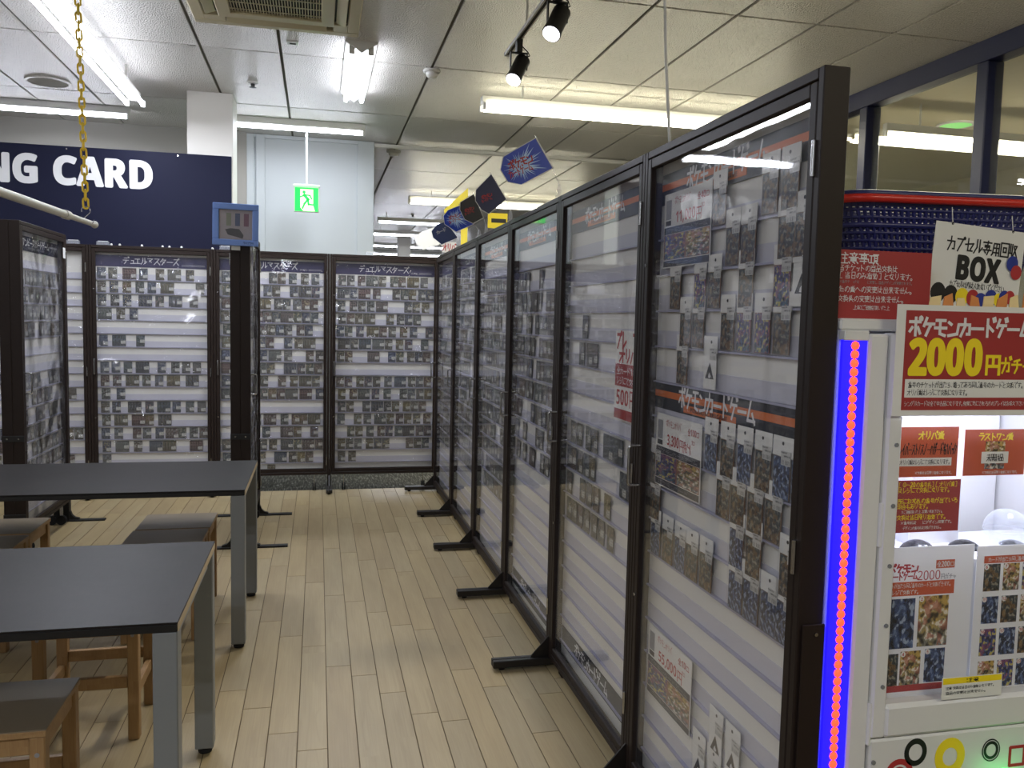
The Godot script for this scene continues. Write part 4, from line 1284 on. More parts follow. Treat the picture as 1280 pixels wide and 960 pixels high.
	var pole := thing("hanging_pole", "white extending pole with round end cap hung level by the hook", "pole", Vector3(-0.86, 1.787, -3.53))
	var dir := Vector3(-0.01, -0.012, 1).normalized()
	part(pole, "inner_tube", rod(-dir * 0.06, dir * 0.3, 0.0105, 16), M.plastic_white)
	part(pole, "outer_tube", rod(dir * 0.29, dir * 2.4, 0.0135, 16), M.plastic_white)
	part(pole, "collar", rod(dir * 0.27, dir * 0.32, 0.016, 16), M.plastic_white)
	var cap := tool()
	add_tube(cap, [-dir * 0.088, -dir * 0.084, -dir * 0.072, -dir * 0.06, -dir * 0.05], [0.004, 0.011, 0.0145, 0.013, 0.011], 16)
	part(pole, "end_cap", cap.commit(), M.plastic_white)

	# white cable hanging from the ceiling onto the showcases
	var cb := thing("white_cable", "thin white cable hanging from the ceiling to the top of the showcases", "cable")
	part(cb, "cord", pipe([Vector3(0.93, CEIL, -2.3), Vector3(0.955, 2.7, -2.3), Vector3(0.958, 2.45, -2.3), Vector3(0.968, 2.2, -2.29), Vector3(0.985, 1.957, -2.28)], 0.0045, 8), M.plastic_white)

	build_flags()

func flag(clip: Vector2, z: float, outline: Array, ground: Material, text: Material, label: String, burst := false, lines := ["ポケモン", "カードゲーム"]) -> void:
	# outline: pixel corners, all in the plane of the flag, which faces down the aisle towards the tables
	var foot_at := on_z(clip.x, clip.y, z)
	foot_at.y = CASE_H
	var o := thing("hanging_flag", label, "flag", foot_at, 0.0, "promotional flags clipped on top of the showcases")
	var poly := PackedVector2Array()
	var mid := Vector2.ZERO
	for q in outline:
		var v := on_z(q[0], q[1], z) - foot_at
		poly.append(Vector2(v.x, v.y))
		mid += Vector2(v.x, v.y) / outline.size()
	var rim := PackedVector2Array()
	for v in poly:
		rim.append(mid + (v - mid) * 1.045)
	part(o, "border", extrude(rim, 0.0008), M.print_white)
	part(o, "printed_face", extrude(poly, 0.0016), ground)
	if burst:
		var st := tool()
		rng.seed = 3
		for k in 40:
			var a := TAU * k / 40.0 + rng.randf_range(-0.06, 0.06)
			var tip := mid
			var d := Vector2.from_angle(a)
			var far := 0.0
			for i in poly.size():
				var hit = Geometry2D.segment_intersects_segment(mid, mid + d, poly[i], poly[(i + 1) % poly.size()])
				if hit != null:
					far = (hit - mid).length()
			tip = mid + d * far * rng.randf_range(0.6, 0.96)
			var w := Vector2(-d.y, d.x) * far * 0.055
			var lift := 0.00003 * k
			face(st, [Vector3(mid.x + w.x, mid.y + w.y, lift), Vector3(tip.x, tip.y, lift), Vector3(mid.x - w.x, mid.y - w.y, lift)], Vector3.BACK)
		part(o, "burst_print", st.commit(), mat(Color(0.72, 0.84, 0.98), 0.5), Vector3(0, 0, 0.0011))
	var size := absf(poly[0].x - poly[poly.size() - 2].x)
	for k in lines.size():
		var t := letter(o, lines[k], Vector3(mid.x, mid.y + size * (0.13 - 0.24 * k), 0.0026), size * 0.22, text, size * 0.72, 0.22)
		t.rotation.z = 0.42
	var a3 := Vector3(poly[0].x, poly[0].y, 0)
	var b3 := Vector3(poly[1].x, poly[1].y, 0)
	part(o, "stick", pipe([a3 + (a3 - b3) * 0.1, b3, b3.lerp(Vector3(0, 0.05, 0), 0.6), Vector3(0, 0.05, 0)], 0.003, 8), M.acrylic)
	part(o, "clip", lathe([Vector2(0.016, 0.0), Vector2(0.016, 0.012), Vector2(0.008, 0.018), Vector2(0.012, 0.034), Vector2(0.005, 0.055), Vector2(0.0, 0.058)], 12), M.acrylic)

func build_flags() -> void:
	var burst_blue := mat(Color(0.1, 0.25, 0.72), 0.35)
	var dark := mat(Color(0.13, 0.15, 0.3), 0.4)
	var black := mat(Color(0.12, 0.12, 0.16), 0.4)
	var teal := mat(Color(0.1, 0.17, 0.33), 0.4)
	flag(Vector2(699, 240), -3.35, [[669.5, 173], [690.5, 210], [651.5, 230.5], [635, 227], [626, 212], [629.5, 196]], burst_blue, M.print_red, "large blue starburst flag with red lettering, first on the showcases", true)
	flag(Vector2(638, 272), -4.24, [[614, 218], [632.5, 249], [611, 267], [602, 262], [594.5, 251], [595, 237.5]], dark, M.print_red, "dark navy flag with red lettering beside the large starburst flag")
	flag(Vector2(608, 290), -4.95, [[592, 243], [604, 272], [591, 279], [581, 274], [575, 262], [575.5, 253]], black, M.print_red, "black flag with red lettering between navy and starburst flags")
	flag(Vector2(599, 295), -5.2, [[575, 257], [592, 280], [570, 289.5], [556, 280], [554.5, 270], [560, 263]], burst_blue, M.print_red, "smaller blue starburst flag half behind the black flag", true)
	flag(Vector2(572, 310), -6.05, [[557, 277], [572, 297], [552, 305.5], [541.5, 297], [539.5, 289], [546, 281]], teal, M.print_grey, "deep blue flag with pale print beside the white flag", false, ["カード"])
	flag(Vector2(554, 320), -6.75, [[544, 284], [552, 304], [529, 312], [521, 305], [518.5, 297], [527, 290]], M.paper, M.print_grey, "plain white flag, last on the showcases before the corner", false, [])
	# a printed card standing below the flags, a yellow banner and a yellow sign farther back
	var rc := thing("printed_card", "small card with red print standing on the showcases by the corner", "card", Vector3(0.985, CASE_H + 0.045, -6.45), 0.0)
	bx(rc, "sheet", Vector3(0, 0, 0), Vector3(0.11, 0.08, 0.002), M.paper)
	letter(rc, "オリパ", Vector3(0, 0, 0.0015), 0.05, M.print_red, 0.1, 0.2)
	var yp := on_z(622, 276, -8.2)
	var ys := thing("yellow_sign", "yellow sign with a black bar seen above the aisle showcases", "sign", yp)
	bx(ys, "board", Vector3.ZERO, Vector3(0.2, 0.15, 0.01), M.print_yellow, 0.001)
	bx(ys, "bar", Vector3(0.01, 0.0, 0.006), Vector3(0.15, 0.04, 0.002), M.print_black)
	part(ys, "pole", rod(Vector3(0, -0.07, -0.01), Vector3(0, -yp.y, -0.01), 0.012), M.fixture)
	var bz := -7.6
	var b0 := on_z(568, 252, bz)
	var yb := thing("yellow_banner", "slanted yellow edged banner behind the flags", "banner", b0)
	var pts := PackedVector2Array()
	for q in [[555, 262], [585, 235], [585, 242], [584, 305], [576, 306], [576, 266], [556, 272]]:
		var v := on_z(q[0], q[1], bz) - b0
		pts.append(Vector2(v.x, v.y))
	part(yb, "cloth", extrude(pts, 0.004), mat(Color(0.85, 0.78, 0.25), 0.6))
	part(yb, "pole", rod(Vector3(0.1, 0.0, -0.01), Vector3(0.1, -b0.y, -0.01), 0.01), M.fixture)

func build_ceiling_things() -> void:
	# cassette air conditioner
	var a := on_y(243.75, 25, CEIL - 0.02)
	var b := on_y(447.5, 46, CEIL - 0.02)
	var w := b.x - a.x
	var o := thing("air_conditioner", "beige four way ceiling cassette air conditioner with dark grille", "air conditioner", Vector3((a.x + b.x) * 0.5, CEIL - 0.003, a.z + w * 0.5))
	var h := w * 0.5
	for k in 4:
		var n := node_part(o, "side_panel")
		n.rotation.y = PI * 0.5 * k
		bx(n, "border", Vector3(0, -0.014, h - 0.035), Vector3(w if k % 2 == 0 else w - 0.14, 0.03, 0.07), M.ac, 0.006)
		bx(n, "louvre", Vector3(0, -0.026, h - 0.108), Vector3(w * 0.6, 0.006, 0.06), M.ac, 0.002).rotation.x = 0.35
		bx(n, "slot", Vector3(0, -0.004, h - 0.11), Vector3(w * 0.62, 0.008, 0.078), M.ac_dark)
		bx(n, "inner_border", Vector3(0, -0.016, h - 0.185), Vector3(w - 0.3, 0.03, 0.075), M.ac, 0.005)
		bx(n, "corner_pad", Vector3(w * 0.5 - 0.11, -0.0145, h - 0.11), Vector3(0.15, 0.026, 0.085), M.ac, 0.005)
	bx(o, "grille_back", Vector3(0, -0.006, 0), Vector3(w - 0.42, 0.01, w - 0.42), M.ac_dark)
	var g := tool()
	var span := w - 0.42
	for k in 34:
		add_box(g, Vector3(-span * 0.5 + span * (k + 0.5) / 34.0, -0.018, 0), Vector3(0.005, 0.006, span))
	for k in 5:
		add_box(g, Vector3(0, -0.016, -span * 0.5 + span * (k + 0.5) / 5.0), Vector3(span, 0.005, 0.006))
	part(o, "grille", g.commit(), M.ac)

	# small fittings on the ceiling
	var d1 := on_y(540, 88, CEIL)
	var s1 := thing("dome_sensor", "white dome sensor on the ceiling next to the open twin fitting", "sensor", d1)
	part(s1, "base", lathe([Vector2(0.0, 0.0), Vector2(0.062, 0.0), Vector2(0.062, -0.014), Vector2(0.05, -0.02)], 24), M.plastic_white)
	part(s1, "dome", lathe([Vector2(0.045, -0.019), Vector2(0.042, -0.036), Vector2(0.028, -0.052), Vector2(0.0, -0.058)], 24), M.plastic_white)
	var d2 := on_y(492, 189, CEIL)
	var s2 := thing("smoke_detector", "white smoke detector on the ceiling right of the clad pillar".replace("right of", "past"), "sensor", d2)
	part(s2, "base", lathe([Vector2(0.0, 0.0), Vector2(0.075, 0.0), Vector2(0.072, -0.02), Vector2(0.05, -0.028)], 24), M.plastic_white)
	part(s2, "head", lathe([Vector2(0.05, -0.027), Vector2(0.045, -0.05), Vector2(0.0, -0.055)], 24), M.plastic_white)
	for q in [[316, 103, "dark sprinkler head on the ceiling beside the white column"], [516, 268, "dark sprinkler head on the far ceiling"]]:
		var s := thing("sprinkler_head", q[2], "sprinkler", on_y(q[0], q[1], CEIL), 0.0, "sprinkler heads")
		part(s, "rose", lathe([Vector2(0.0, 0.0), Vector2(0.04, 0.0), Vector2(0.035, -0.008), Vector2(0.014, -0.012)], 18), M.plastic_white)
		part(s, "nozzle", lathe([Vector2(0.016, -0.01), Vector2(0.014, -0.035), Vector2(0.028, -0.037), Vector2(0.0, -0.042)], 14), M.spot_black)
	var sp := thing("ceiling_speaker", "round flush ceiling speaker beside the yellow chain", "speaker", on_y(60, 102, CEIL))
	part(sp, "rim", lathe([Vector2(0.16, 0.0), Vector2(0.16, -0.008), Vector2(0.14, -0.01)], 28), M.tiles[0])
	part(sp, "mesh_face", lathe([Vector2(0.142, -0.008), Vector2(0.0, -0.009)], 28), mat(Color(0.62, 0.61, 0.56), 0.8))
	var rc := thing("remote_receiver", "small square receiver plate on the ceiling by the air conditioner", "receiver", on_y(366, 53, CEIL))
	bx(rc, "plate", Vector3(0, -0.004, 0), Vector3(0.075, 0.008, 0.075), M.plastic_white, 0.002)
	bx(rc, "window", Vector3(0, -0.009, 0), Vector3(0.04, 0.003, 0.02), M.ac_dark)
	# acrylic clips left standing on the back showcases
	for q in [-1.83, -1.62, -0.72, 0.42]:
		var cl := thing("acrylic_clip", "clear acrylic clip block standing on top of the back showcases", "clip", Vector3(q, CASE_H, BACK_Z - 0.03), 0.0, "clear clips on the back showcases")
		bx(cl, "block", Vector3(0, 0.015, 0), Vector3(0.09, 0.03, 0.03), M.acrylic, 0.003)
		bx(cl, "slit", Vector3(0, 0.031, 0), Vector3(0.07, 0.004, 0.006), M.plastic_white)
	for k in 7:
		var tg := thing("white_peg", "tiny white peg on top of the back showcase under the sign", "peg", Vector3(-1.56 + [0.0, 0.06, 0.22, 0.37, 0.42, 0.51, 0.74][k], CASE_H, BACK_Z - 0.03), 0.0, "white pegs on the back showcase")
		part(tg, "head", lathe([Vector2(0.0, 0.0), Vector2(0.008, 0.0), Vector2(0.01, 0.008), Vector2(0.005, 0.016), Vector2(0.0, 0.017)], 10), M.plastic_white)

# ------------------------------------------------------------------ prize machine and what stands on it
func build_machine() -> void:
	var X := 1.0135
	var Z := RUN_END
	var o := thing("prize_machine", "white capsule prize machine with blue and red light strip on its corner", "machine", Vector3(X, 0, Z))
	var w := 0.8
	var top := 1.468
	var deep := 0.62
	# carcass
	bx(o, "side_panel", Vector3(0.012, top * 0.5, -deep * 0.5 - 0.004), Vector3(0.02, top, deep - 0.01), M.machine, 0.003)
	bx(o, "side_panel", Vector3(w - 0.012, top * 0.5, -deep * 0.5 - 0.004), Vector3(0.02, top, deep - 0.01), M.machine, 0.003)
	bx(o, "back_panel", Vector3(w * 0.5, top * 0.5, -deep + 0.01), Vector3(w - 0.05, top, 0.02), M.machine, 0.003)
	bx(o, "top_panel", Vector3(w * 0.5, top - 0.012, -deep * 0.5), Vector3(w, 0.024, deep), M.machine, 0.004)
	bx(o, "floor_panel", Vector3(w * 0.5, 0.62, -deep * 0.5 - 0.01), Vector3(w - 0.05, 0.03, deep - 0.05), M.machine, 0.003)
	bx(o, "plinth", Vector3(w * 0.5, 0.04, -deep * 0.5), Vector3(w - 0.02, 0.08, deep - 0.02), M.brown_dark, 0.003)
	# light strip down the corner: blue channel, red lamps
	bx(o, "corner_cap", Vector3(0.029, top - 0.034, 0.004), Vector3(0.056, 0.02, 0.02), M.machine, 0.002)
	var strip := bx(o, "light_strip", Vector3(0.029, (1.425 + 0.08) * 0.5, 0.004), Vector3(0.054, 1.345, 0.008), M.led_blue)
	for k in 75:
		var y := 1.414 - 0.0177 * k
		part(strip, "led", lathe([Vector2(0.0094, 0.0), Vector2(0.0085, 0.003), Vector2(0.0045, 0.005), Vector2(0.0, 0.006)], 8), M.led_red, Vector3(0, y - (1.425 + 0.08) * 0.5, 0.004)).rotation.x = PI * 0.5
	# corner frame beside it
	bx(o, "corner_post", Vector3(0.08, (top - 0.03 + 0.08) * 0.5, 0.0), Vector3(0.046, top - 0.11, 0.03), M.machine, 0.005)
	# upper door with its frame and pane
	var d := node_part(o, "door")
	var x0 := 0.104
	var y0 := 0.598
	var y1 := 1.44
	bx(d, "stile", Vector3(x0 + 0.018, (y0 + y1) * 0.5, 0.004), Vector3(0.036, y1 - y0, 0.036), M.machine, 0.005)
	bx(d, "stile", Vector3(w - 0.03, (y0 + y1) * 0.5, 0.004), Vector3(0.05, y1 - y0, 0.036), M.machine, 0.005)
	bx(d, "rail", Vector3((w + x0) * 0.5, y0 + 0.036, 0.006), Vector3(w - x0 - 0.06, 0.072, 0.04), M.machine, 0.008)
	bx(d, "rail", Vector3((w + x0) * 0.5, y1 - 0.055, 0.004), Vector3(w - x0 - 0.06, 0.11, 0.034), M.machine, 0.005)
	bx(d, "pane", Vector3((w + x0) * 0.5, 0.995, 0.0), Vector3(w - x0 - 0.075, 0.66, 0.003), M.bag)
	for y in [0.71, 0.84, 0.965, 1.09, 1.215, 1.335]:
		part(d, "screw", rod(Vector3(x0 + 0.022, y, 0.022), Vector3(x0 + 0.022, y, 0.0245), 0.0045, 10), M.leg)
	for y in [0.63, 1.05]:
		part(o, "hinge", rod(Vector3(0.104, y - 0.045, 0.014), Vector3(0.104, y + 0.045, 0.014), 0.006, 10), M.machine)
	# lower door with printed rings and squares
	var l := bx(o, "lower_door", Vector3((w + x0) * 0.5, 0.337, 0.004), Vector3(w - x0 - 0.006, 0.514, 0.03), M.machine, 0.004)
	var cx := X + (w + x0) * 0.5
	var prints := [[1116, 962, 0.022, 0.034, M.print_red, 1.0], [1136.5, 934.5, 0.0165, 0.0275, M.print_black, 1.1], [1179, 940, 0.018, 0.0375, M.print_yellow, 1.12], [1230, 932, 0.0125, 0.0185, M.print_black, 1.1], [1230, 932, 0.0205, 0.023, M.print_black, 1.1]]
	for p in prints:
		var v := on_z(p[0], p[1], Z)
		part(l, "ring_print", ring_mesh(p[2], p[3], 0.0006, 30, p[5]), p[4], Vector3(v.x - cx, v.y - 0.337, 0.0155))
	part(l, "ring_print", ring_mesh(0.012, 0.017, 0.0006, 24), M.print_red, Vector3(on_z(1116, 962, Z).x - cx, on_z(1116, 962, Z).y - 0.337, 0.0155))
	var sq := on_z(1262, 939, Z)
	for s in [-1.0, 1.0]:
		bx(l, "square_print", Vector3(sq.x - cx + s * 0.0185, sq.y - 0.337, 0.0156), Vector3(0.007, 0.044, 0.0008), M.print_red, 0.0003)
		bx(l, "square_print", Vector3(sq.x - cx, sq.y - 0.337 + s * 0.0205, 0.0157), Vector3(0.04, 0.007, 0.0008), M.print_red, 0.0003)
	var rl := on_z(1200, 966, Z)
	bx(l, "red_display", Vector3(rl.x - cx, rl.y - 0.337 - 0.03, 0.018), Vector3(0.15, 0.075, 0.012), M.print_red, 0.003)
	var gb := on_z(1245, 966, Z)
	part(l, "push_button", lathe([Vector2(0.034, 0.0), Vector2(0.032, 0.012), Vector2(0.02, 0.022), Vector2(0.0, 0.026)], 22), M.button_green, Vector3(gb.x - cx, gb.y - 0.337 - 0.012, 0.015)).rotation.x = PI * 0.5
	for q in [[1084, 947]]:
		var v := on_z(q[0], q[1], Z)
		part(l, "screw", rod(Vector3(v.x - cx, v.y - 0.337, 0.015), Vector3(v.x - cx, v.y - 0.337, 0.018), 0.005, 10), M.leg)
	# lamp inside, under the top
	bx(o, "light_bar", Vector3(w * 0.5, top - 0.05, -0.1), Vector3(w - 0.12, 0.02, 0.05), M.panel_light)
	area(Vector3(X + w * 0.5, top - 0.065, Z - 0.1), Vector2(w - 0.14, 0.05), Color(0.88, 0.9, 1.0), 0.55)
	var bl := OmniLight3D.new()
	bl.name = "push_button_light"
	bl.light_color = Color(0.3, 1.0, 0.5)
	bl.light_energy = 0.004
	bl.light_size = 0.03
	bl.omni_range = 20.0
	bl.shadow_enabled = true
	add_child(bl)
	bl.position = Vector3(gb.x, gb.y - 0.012, Z + 0.06)
	var sl := AreaLight3D.new()
	sl.name = "light_strip_light"
	sl.area_size = Vector2(0.05, 1.3)
	sl.light_color = Color(0.3, 0.2, 1.0)
	sl.light_energy = 0.12
	sl.area_range = 20.0
	sl.shadow_enabled = true
	add_child(sl)
	sl.look_at_from_position(Vector3(X + 0.029, 0.75, Z + 0.016), Vector3(X + 0.029, 0.75, Z + 1.0), Vector3.UP)

	# dark bracket at the foot of the end showcase post
	var br := on_z(1012, 780, Z)
	var bk := thing("end_plate", "tall dark brown plate screwed to the end post of the showcases", "plate", Vector3(RUN_X + 0.034, 0, RUN_END + 0.002))
	bx(bk, "plate", Vector3(0, br.y * 0.5 + 0.03, 0.002), Vector3(0.05, br.y - 0.06, 0.005), M.brown, 0.001)
	part(bk, "screw", rod(Vector3(0.004, br.y - 0.02, 0.004), Vector3(0.004, br.y - 0.02, 0.008), 0.004, 8), M.chrome)

	# capsules lying inside
	var spots := [[1147, 677, 0.045, M.capsule], [1108, 676, 0.035, M.capsule_white], [1205, 676, 0.045, M.capsule], [1175, 684, 0.03, M.capsule_white], [1258, 640, 0.05, M.clear_capsule], [1265, 676, 0.045, M.capsule], [1232, 690, 0.045, M.capsule], [1128, 690, 0.045, M.capsule]]
	for k in spots.size():
		var z := Z - 0.12 - 0.02 * (k % 3)
		var v := on_z(spots[k][0], spots[k][1] + 22, z)
		var r: float = spots[k][2]
		var cap := thing("prize_capsule", ["glossy black prize capsule lying inside the machine window", "white prize capsule lying inside the machine window", "clear prize capsule lying inside the machine window"][0 if spots[k][3] == M.capsule else (1 if spots[k][3] == M.capsule_white else 2)], "capsule", Vector3(v.x, v.y, z), 0.0, "prize capsules in the machine")
		var prof := []
		for i in 13:
			var a := -PI * 0.5 + PI * i / 12.0
			prof.append(Vector2(maxf(0.0, cos(a) * r), sin(a) * r))
		part(cap, "shell", lathe(prof, 22), spots[k][3])
		part(cap, "seam", lathe([Vector2(r * 0.99, -0.002), Vector2(r * 1.02, 0.0), Vector2(r * 0.99, 0.002)], 22), spots[k][3])
	# heap base that the capsules rest on
	bx(o, "capsule_tray", Vector3(w * 0.5 + 0.04, 0.79, -0.2), Vector3(w - 0.14, 0.3, 0.2), M.capsule_white, 0.01)
	bx(o, "inner_wall", Vector3(w * 0.5, 1.03, -0.4), Vector3(w - 0.06, 0.8, 0.01), M.machine)
	bx(o, "inner_box", Vector3(0.42, 1.05, -0.25), Vector3(0.14, 0.28, 0.1), M.capsule_white, 0.004)

	# notices in the window
	notice_cards(Z)

func sheet_thing(called: String, label: String, px0: float, py0: float, px1: float, py1: float, z: float, m: Material, thick := 0.001) -> Node3D:
	# an upright sheet between two pixel corners on the plane z; returns its node, with width and height as metadata-free scale
	var a := on_z(px0, py0, z)
	var b := on_z(px1, py1, z)
	var o := thing(called, label, "notice", Vector3((a.x + b.x) * 0.5, (a.y + b.y) * 0.5, z))
	bx(o, "sheet", Vector3.ZERO, Vector3(b.x - a.x, a.y - b.y, thick), m)
	return o

func notice_cards(Z: float) -> void:
	var zi := Z - 0.012
	# orange-red cards
	var a := sheet_thing("prize_notice", "orange red prize notice with yellow heading and black title in the machine window", 1119, 534, 1195, 595, zi, M.brick_red)
	letter(a, "オリパ賞", Vector3(0.01, 0.035, 0.001), 0.015, M.print_yellow, 0.06, 0.2)
	letter(a, "クレイバースト/スノーハザード各1パック", Vector3(0, 0.006, 0.001), 0.022, M.print_black, 0.148, 0.24)
	bx(a, "label", Vector3(-0.002, -0.021, 0.0008), Vector3(0.13, 0.017, 0.0004), M.paper)
	letter(a, "オリパ賞はレジにて交換になります。", Vector3(-0.002, -0.021, 0.0013), 0.01, M.print_black, 0.122)
	letter(a, "※交換は当日限り有効になります。", Vector3(0.02, -0.044, 0.001), 0.006, M.print_white, 0.09)
	var b := sheet_thing("prize_notice", "orange red last prize notice with a small card picture in the machine window", 1207, 537, 1279, 593, zi, M.brick_red)
	letter(b, "ラストワン賞", Vector3(0, 0.034, 0.001), 0.014, M.print_yellow, 0.085, 0.2)
	var pic := tool()
	face(pic, [Vector3(-0.025, -0.036, 0), Vector3(0.025, -0.036, 0), Vector3(0.025, 0.024, 0), Vector3(-0.025, 0.024, 0)], Vector3.BACK, [Vector2(0.76, 0.98), Vector2(0.99, 0.98), Vector2(0.99, 0.02), Vector2(0.76, 0.02)])
	part(b, "picture", pic.commit(), M.packs, Vector3(0, 0, 0.0009))
	bx(b, "label", Vector3(0, -0.011, 0.0012), Vector3(0.068, 0.025, 0.0004), M.paper)
	letter(b, "未開封品", Vector3(0, -0.011, 0.0018), 0.014, M.print_black, 0.042, 0.14)
	letter(b, "※交換は当日限り有効になります。", Vector3(0.015, -0.043, 0.001), 0.006, M.print_white, 0.09)
	var c := sheet_thing("rules_notice", "red rules notice with lines of yellow writing in the machine window", 1119, 601, 1197, 663, zi, M.notice_red)
	var lines := ["【①～20の番号札】【オリパ賞】", "はレジにて交換になります。", "", "既にお求めの番号が出ている", "場合もあります。", "※ご理解頂いた上、お買い求め下さい。", "交換は当日限り有効です。", "※番号札は定期にデザイン変更です。", "旧デザインの番号札は交換できません。"]
	for k in lines.size():
		if lines[k] == "":
			continue
		var tiny: bool = k in [5, 7, 8]
		var full: float = 0.145 if k in [0, 3] else (0.125 if k in [1, 7] else (0.1 if k == 8 or k == 5 else (0.12 if k == 6 else 0.075)))
		letter(c, lines[k], Vector3(-0.072 + full * 0.5 + (0.01 if tiny else 0.0), 0.046 - 0.0115 * k, 0.001), 0.0065 if tiny else 0.0105, M.print_white if tiny else M.print_yellow, full, 0.12)
	# card sheets standing low in the window
	var s1 := sheet_thing("card_price_sheet", "white sheet of five pictured cards headed 2000 in the machine window", 1090, 686, 1206, 868, zi, M.paper_lit)
	letter(s1, "2000", Vector3(0.016, 0.104, 0.001), 0.02, M.print_red, 0.056, 0.12, false)
	letter(s1, "円ガチャ", Vector3(0.063, 0.1, 0.001), 0.011, M.print_grey, 0.036)
	letter(s1, "ポケモン", Vector3(-0.048, 0.122, 0.001), 0.016, M.print_red, 0.07, 0.24)
	letter(s1, "カードゲーム", Vector3(-0.048, 0.105, 0.001), 0.016, M.print_red, 0.07, 0.24)
	bx(s1, "label", Vector3(0.055, 0.127, 0.0008), Vector3(0.046, 0.018, 0.0004), M.brick_red)
	letter(s1, "全200口", Vector3(0.055, 0.127, 0.0013), 0.012, M.print_white, 0.042)
	bx(s1, "label", Vector3(-0.01, 0.077, 0.0008), Vector3(0.18, 0.03, 0.0004), M.brick_red)
	letter(s1, "チケットが出たら同じ番号のカードと交換できます。", Vector3(-0.012, 0.084, 0.0013), 0.009, M.print_white, 0.165)
	letter(s1, "はレジで交換です。", Vector3(-0.045, 0.07, 0.0013), 0.009, M.print_white, 0.075)
	bx(s1, "label", Vector3(-0.01, -0.14, 0.0008), Vector3(0.19, 0.014, 0.0004), M.notice_red)
	for q in [[-0.05, 0.002, 0.072, 0.108, 1, 1], [0.032, 0.004, 0.074, 0.11, 3, 2], [-0.07, -0.098, 0.044, 0.07, 0, 3], [-0.018, -0.096, 0.05, 0.074, 3, 4], [0.042, -0.094, 0.05, 0.074, 1, 5]]:
		card_picture(s1, q)
	var s2 := sheet_thing("card_price_sheet", "white sheet with a grid of pictured cards in the machine window", 1222, 683, 1340, 862, zi, M.paper_lit)
	bx(s2, "label", Vector3(0.0, 0.14, 0.0008), Vector3(0.24, 0.016, 0.0004), M.brick_red)
	letter(s2, "カードが出たら同じ番号のカードと交換になります。", Vector3(-0.01, 0.14, 0.0013), 0.009, M.print_white, 0.2)
	for j in 4:
		for i in 5:
			card_picture(s2, [-0.098 + 0.05 * i, 0.1 - 0.072 * j, 0.042, 0.06, (i * 3 + j) % 4, 6 + j * 5 + i])
	# yellow caution label on the rail
	var y := sheet_thing("caution_label", "small white caution label with yellow top edge on the window rail", 1178, 848, 1251, 868, Z + 0.028, M.paper)
	bx(y, "band", Vector3(0, 0.016, 0.0008), Vector3(0.146, 0.013, 0.0004), M.print_yellow)
	letter(y, "注意", Vector3(0, 0.016, 0.0013), 0.009, M.print_black, 0.03)
	letter(y, "注意 交換は当日のみ有効となります。", Vector3(-0.005, 0.001, 0.0008), 0.006, M.print_black, 0.12)
	letter(y, "商品の変更は出来ません。", Vector3(-0.015, -0.01, 0.0008), 0.006, M.print_black, 0.1)

	# price poster taped to the front
	var p := sheet_thing("price_poster", "red poster with big yellow 2000 taped over the machine window", 1122, 380, 1290, 519, Z + 0.03, M.paper)
	bx(p, "red_block", Vector3(0.004, 0.0, 0.0008), Vector3(0.305, 0.2, 0.0004), M.notice_red)
	letter(p, "ポケモンカードゲーム", Vector3(0.005, 0.068, 0.0014), 0.034, M.print_white, 0.288, 0.24)
	letter(p, "2000", Vector3(-0.05, 0.007, 0.0014), 0.07, M.print_yellow, 0.172, 0.12, true, 0.0028)
	letter(p, "円", Vector3(0.061, -0.008, 0.0014), 0.036, M.print_yellow, 0.034, 0.2)
	letter(p, "ガチャ", Vector3(0.117, -0.008, 0.0014), 0.03, M.print_yellow, 0.066, 0.2)
	bx(p, "white_block", Vector3(0.002, -0.056, 0.0012), Vector3(0.29, 0.037, 0.0004), M.paper)
	letter(p, "番号のチケットが出たら、飾ってある同じ番号のカードと交換です。", Vector3(0.002, -0.0485, 0.0018), 0.0115, M.print_black, 0.276, 0.11)
	letter(p, "オリパ賞はレジにて交換になります。", Vector3(-0.066, -0.064, 0.0018), 0.0115, M.print_black, 0.142, 0.11)
	letter(p, "シングルカードは全て中古品になります。程度に気にされる方のプレイはお控え下さい。", Vector3(0.004, -0.0865, 0.0014), 0.0095, M.print_white, 0.292, 0.11)

	# red notice and box sign above the machine
	var n := sheet_thing("red_notice", "red notice with white lines of writing standing on the machine", 1040, 311, 1160, 402, Z - 0.03, M.notice_red)
	letter(n, "注意事項", Vector3(-0.056, 0.054, 0.001), 0.021, M.print_white, 0.092, 0.11)
	letter(n, "当チケットの商品交換は", Vector3(-0.032, 0.0345, 0.001), 0.0125, M.print_white, 0.135, 0.1)
	letter(n, "【当日のみ有効】となります。", Vector3(-0.012, 0.0195, 0.001), 0.0125, M.print_white, 0.172, 0.1)
	letter(n, "※番号チェックは不定期に変更し、商品デザインが変更されます。", Vector3(-0.012, 0.0065, 0.001), 0.006, M.print_grey, 0.17, 0.1)
	letter(n, "他の賞への変更は出来ません。", Vector3(-0.012, -0.0085, 0.001), 0.0125, M.print_white, 0.172, 0.1)
	letter(n, "交換後の変更は出来ません。", Vector3(-0.022, -0.0275, 0.001), 0.0125, M.print_white, 0.155, 0.1)
	letter(n, "上記ご理解頂いた上", Vector3(-0.02, -0.045, 0.001), 0.0085, M.print_white, 0.085, 0.1)
	var g := sheet_thing("box_sign", "white sign reading BOX with coloured balls hung on the blue basket", 1167, 280, 1273, 388, -1.56, M.paper)
	g.rotation.z = -0.07
	letter(g, "カプセル専用回収", Vector3(0.008, 0.046, 0.001), 0.029, M.print_black, 0.182, 0.165)
	letter(g, "BOX", Vector3(0.005, -0.003, 0.001), 0.05, M.print_black, 0.112, 0.12, true, 0.0022)
	letter(g, "カプセル以外は入れないでください", Vector3(0.005, -0.0395, 0.001), 0.0135, M.print_black, 0.142, 0.15)
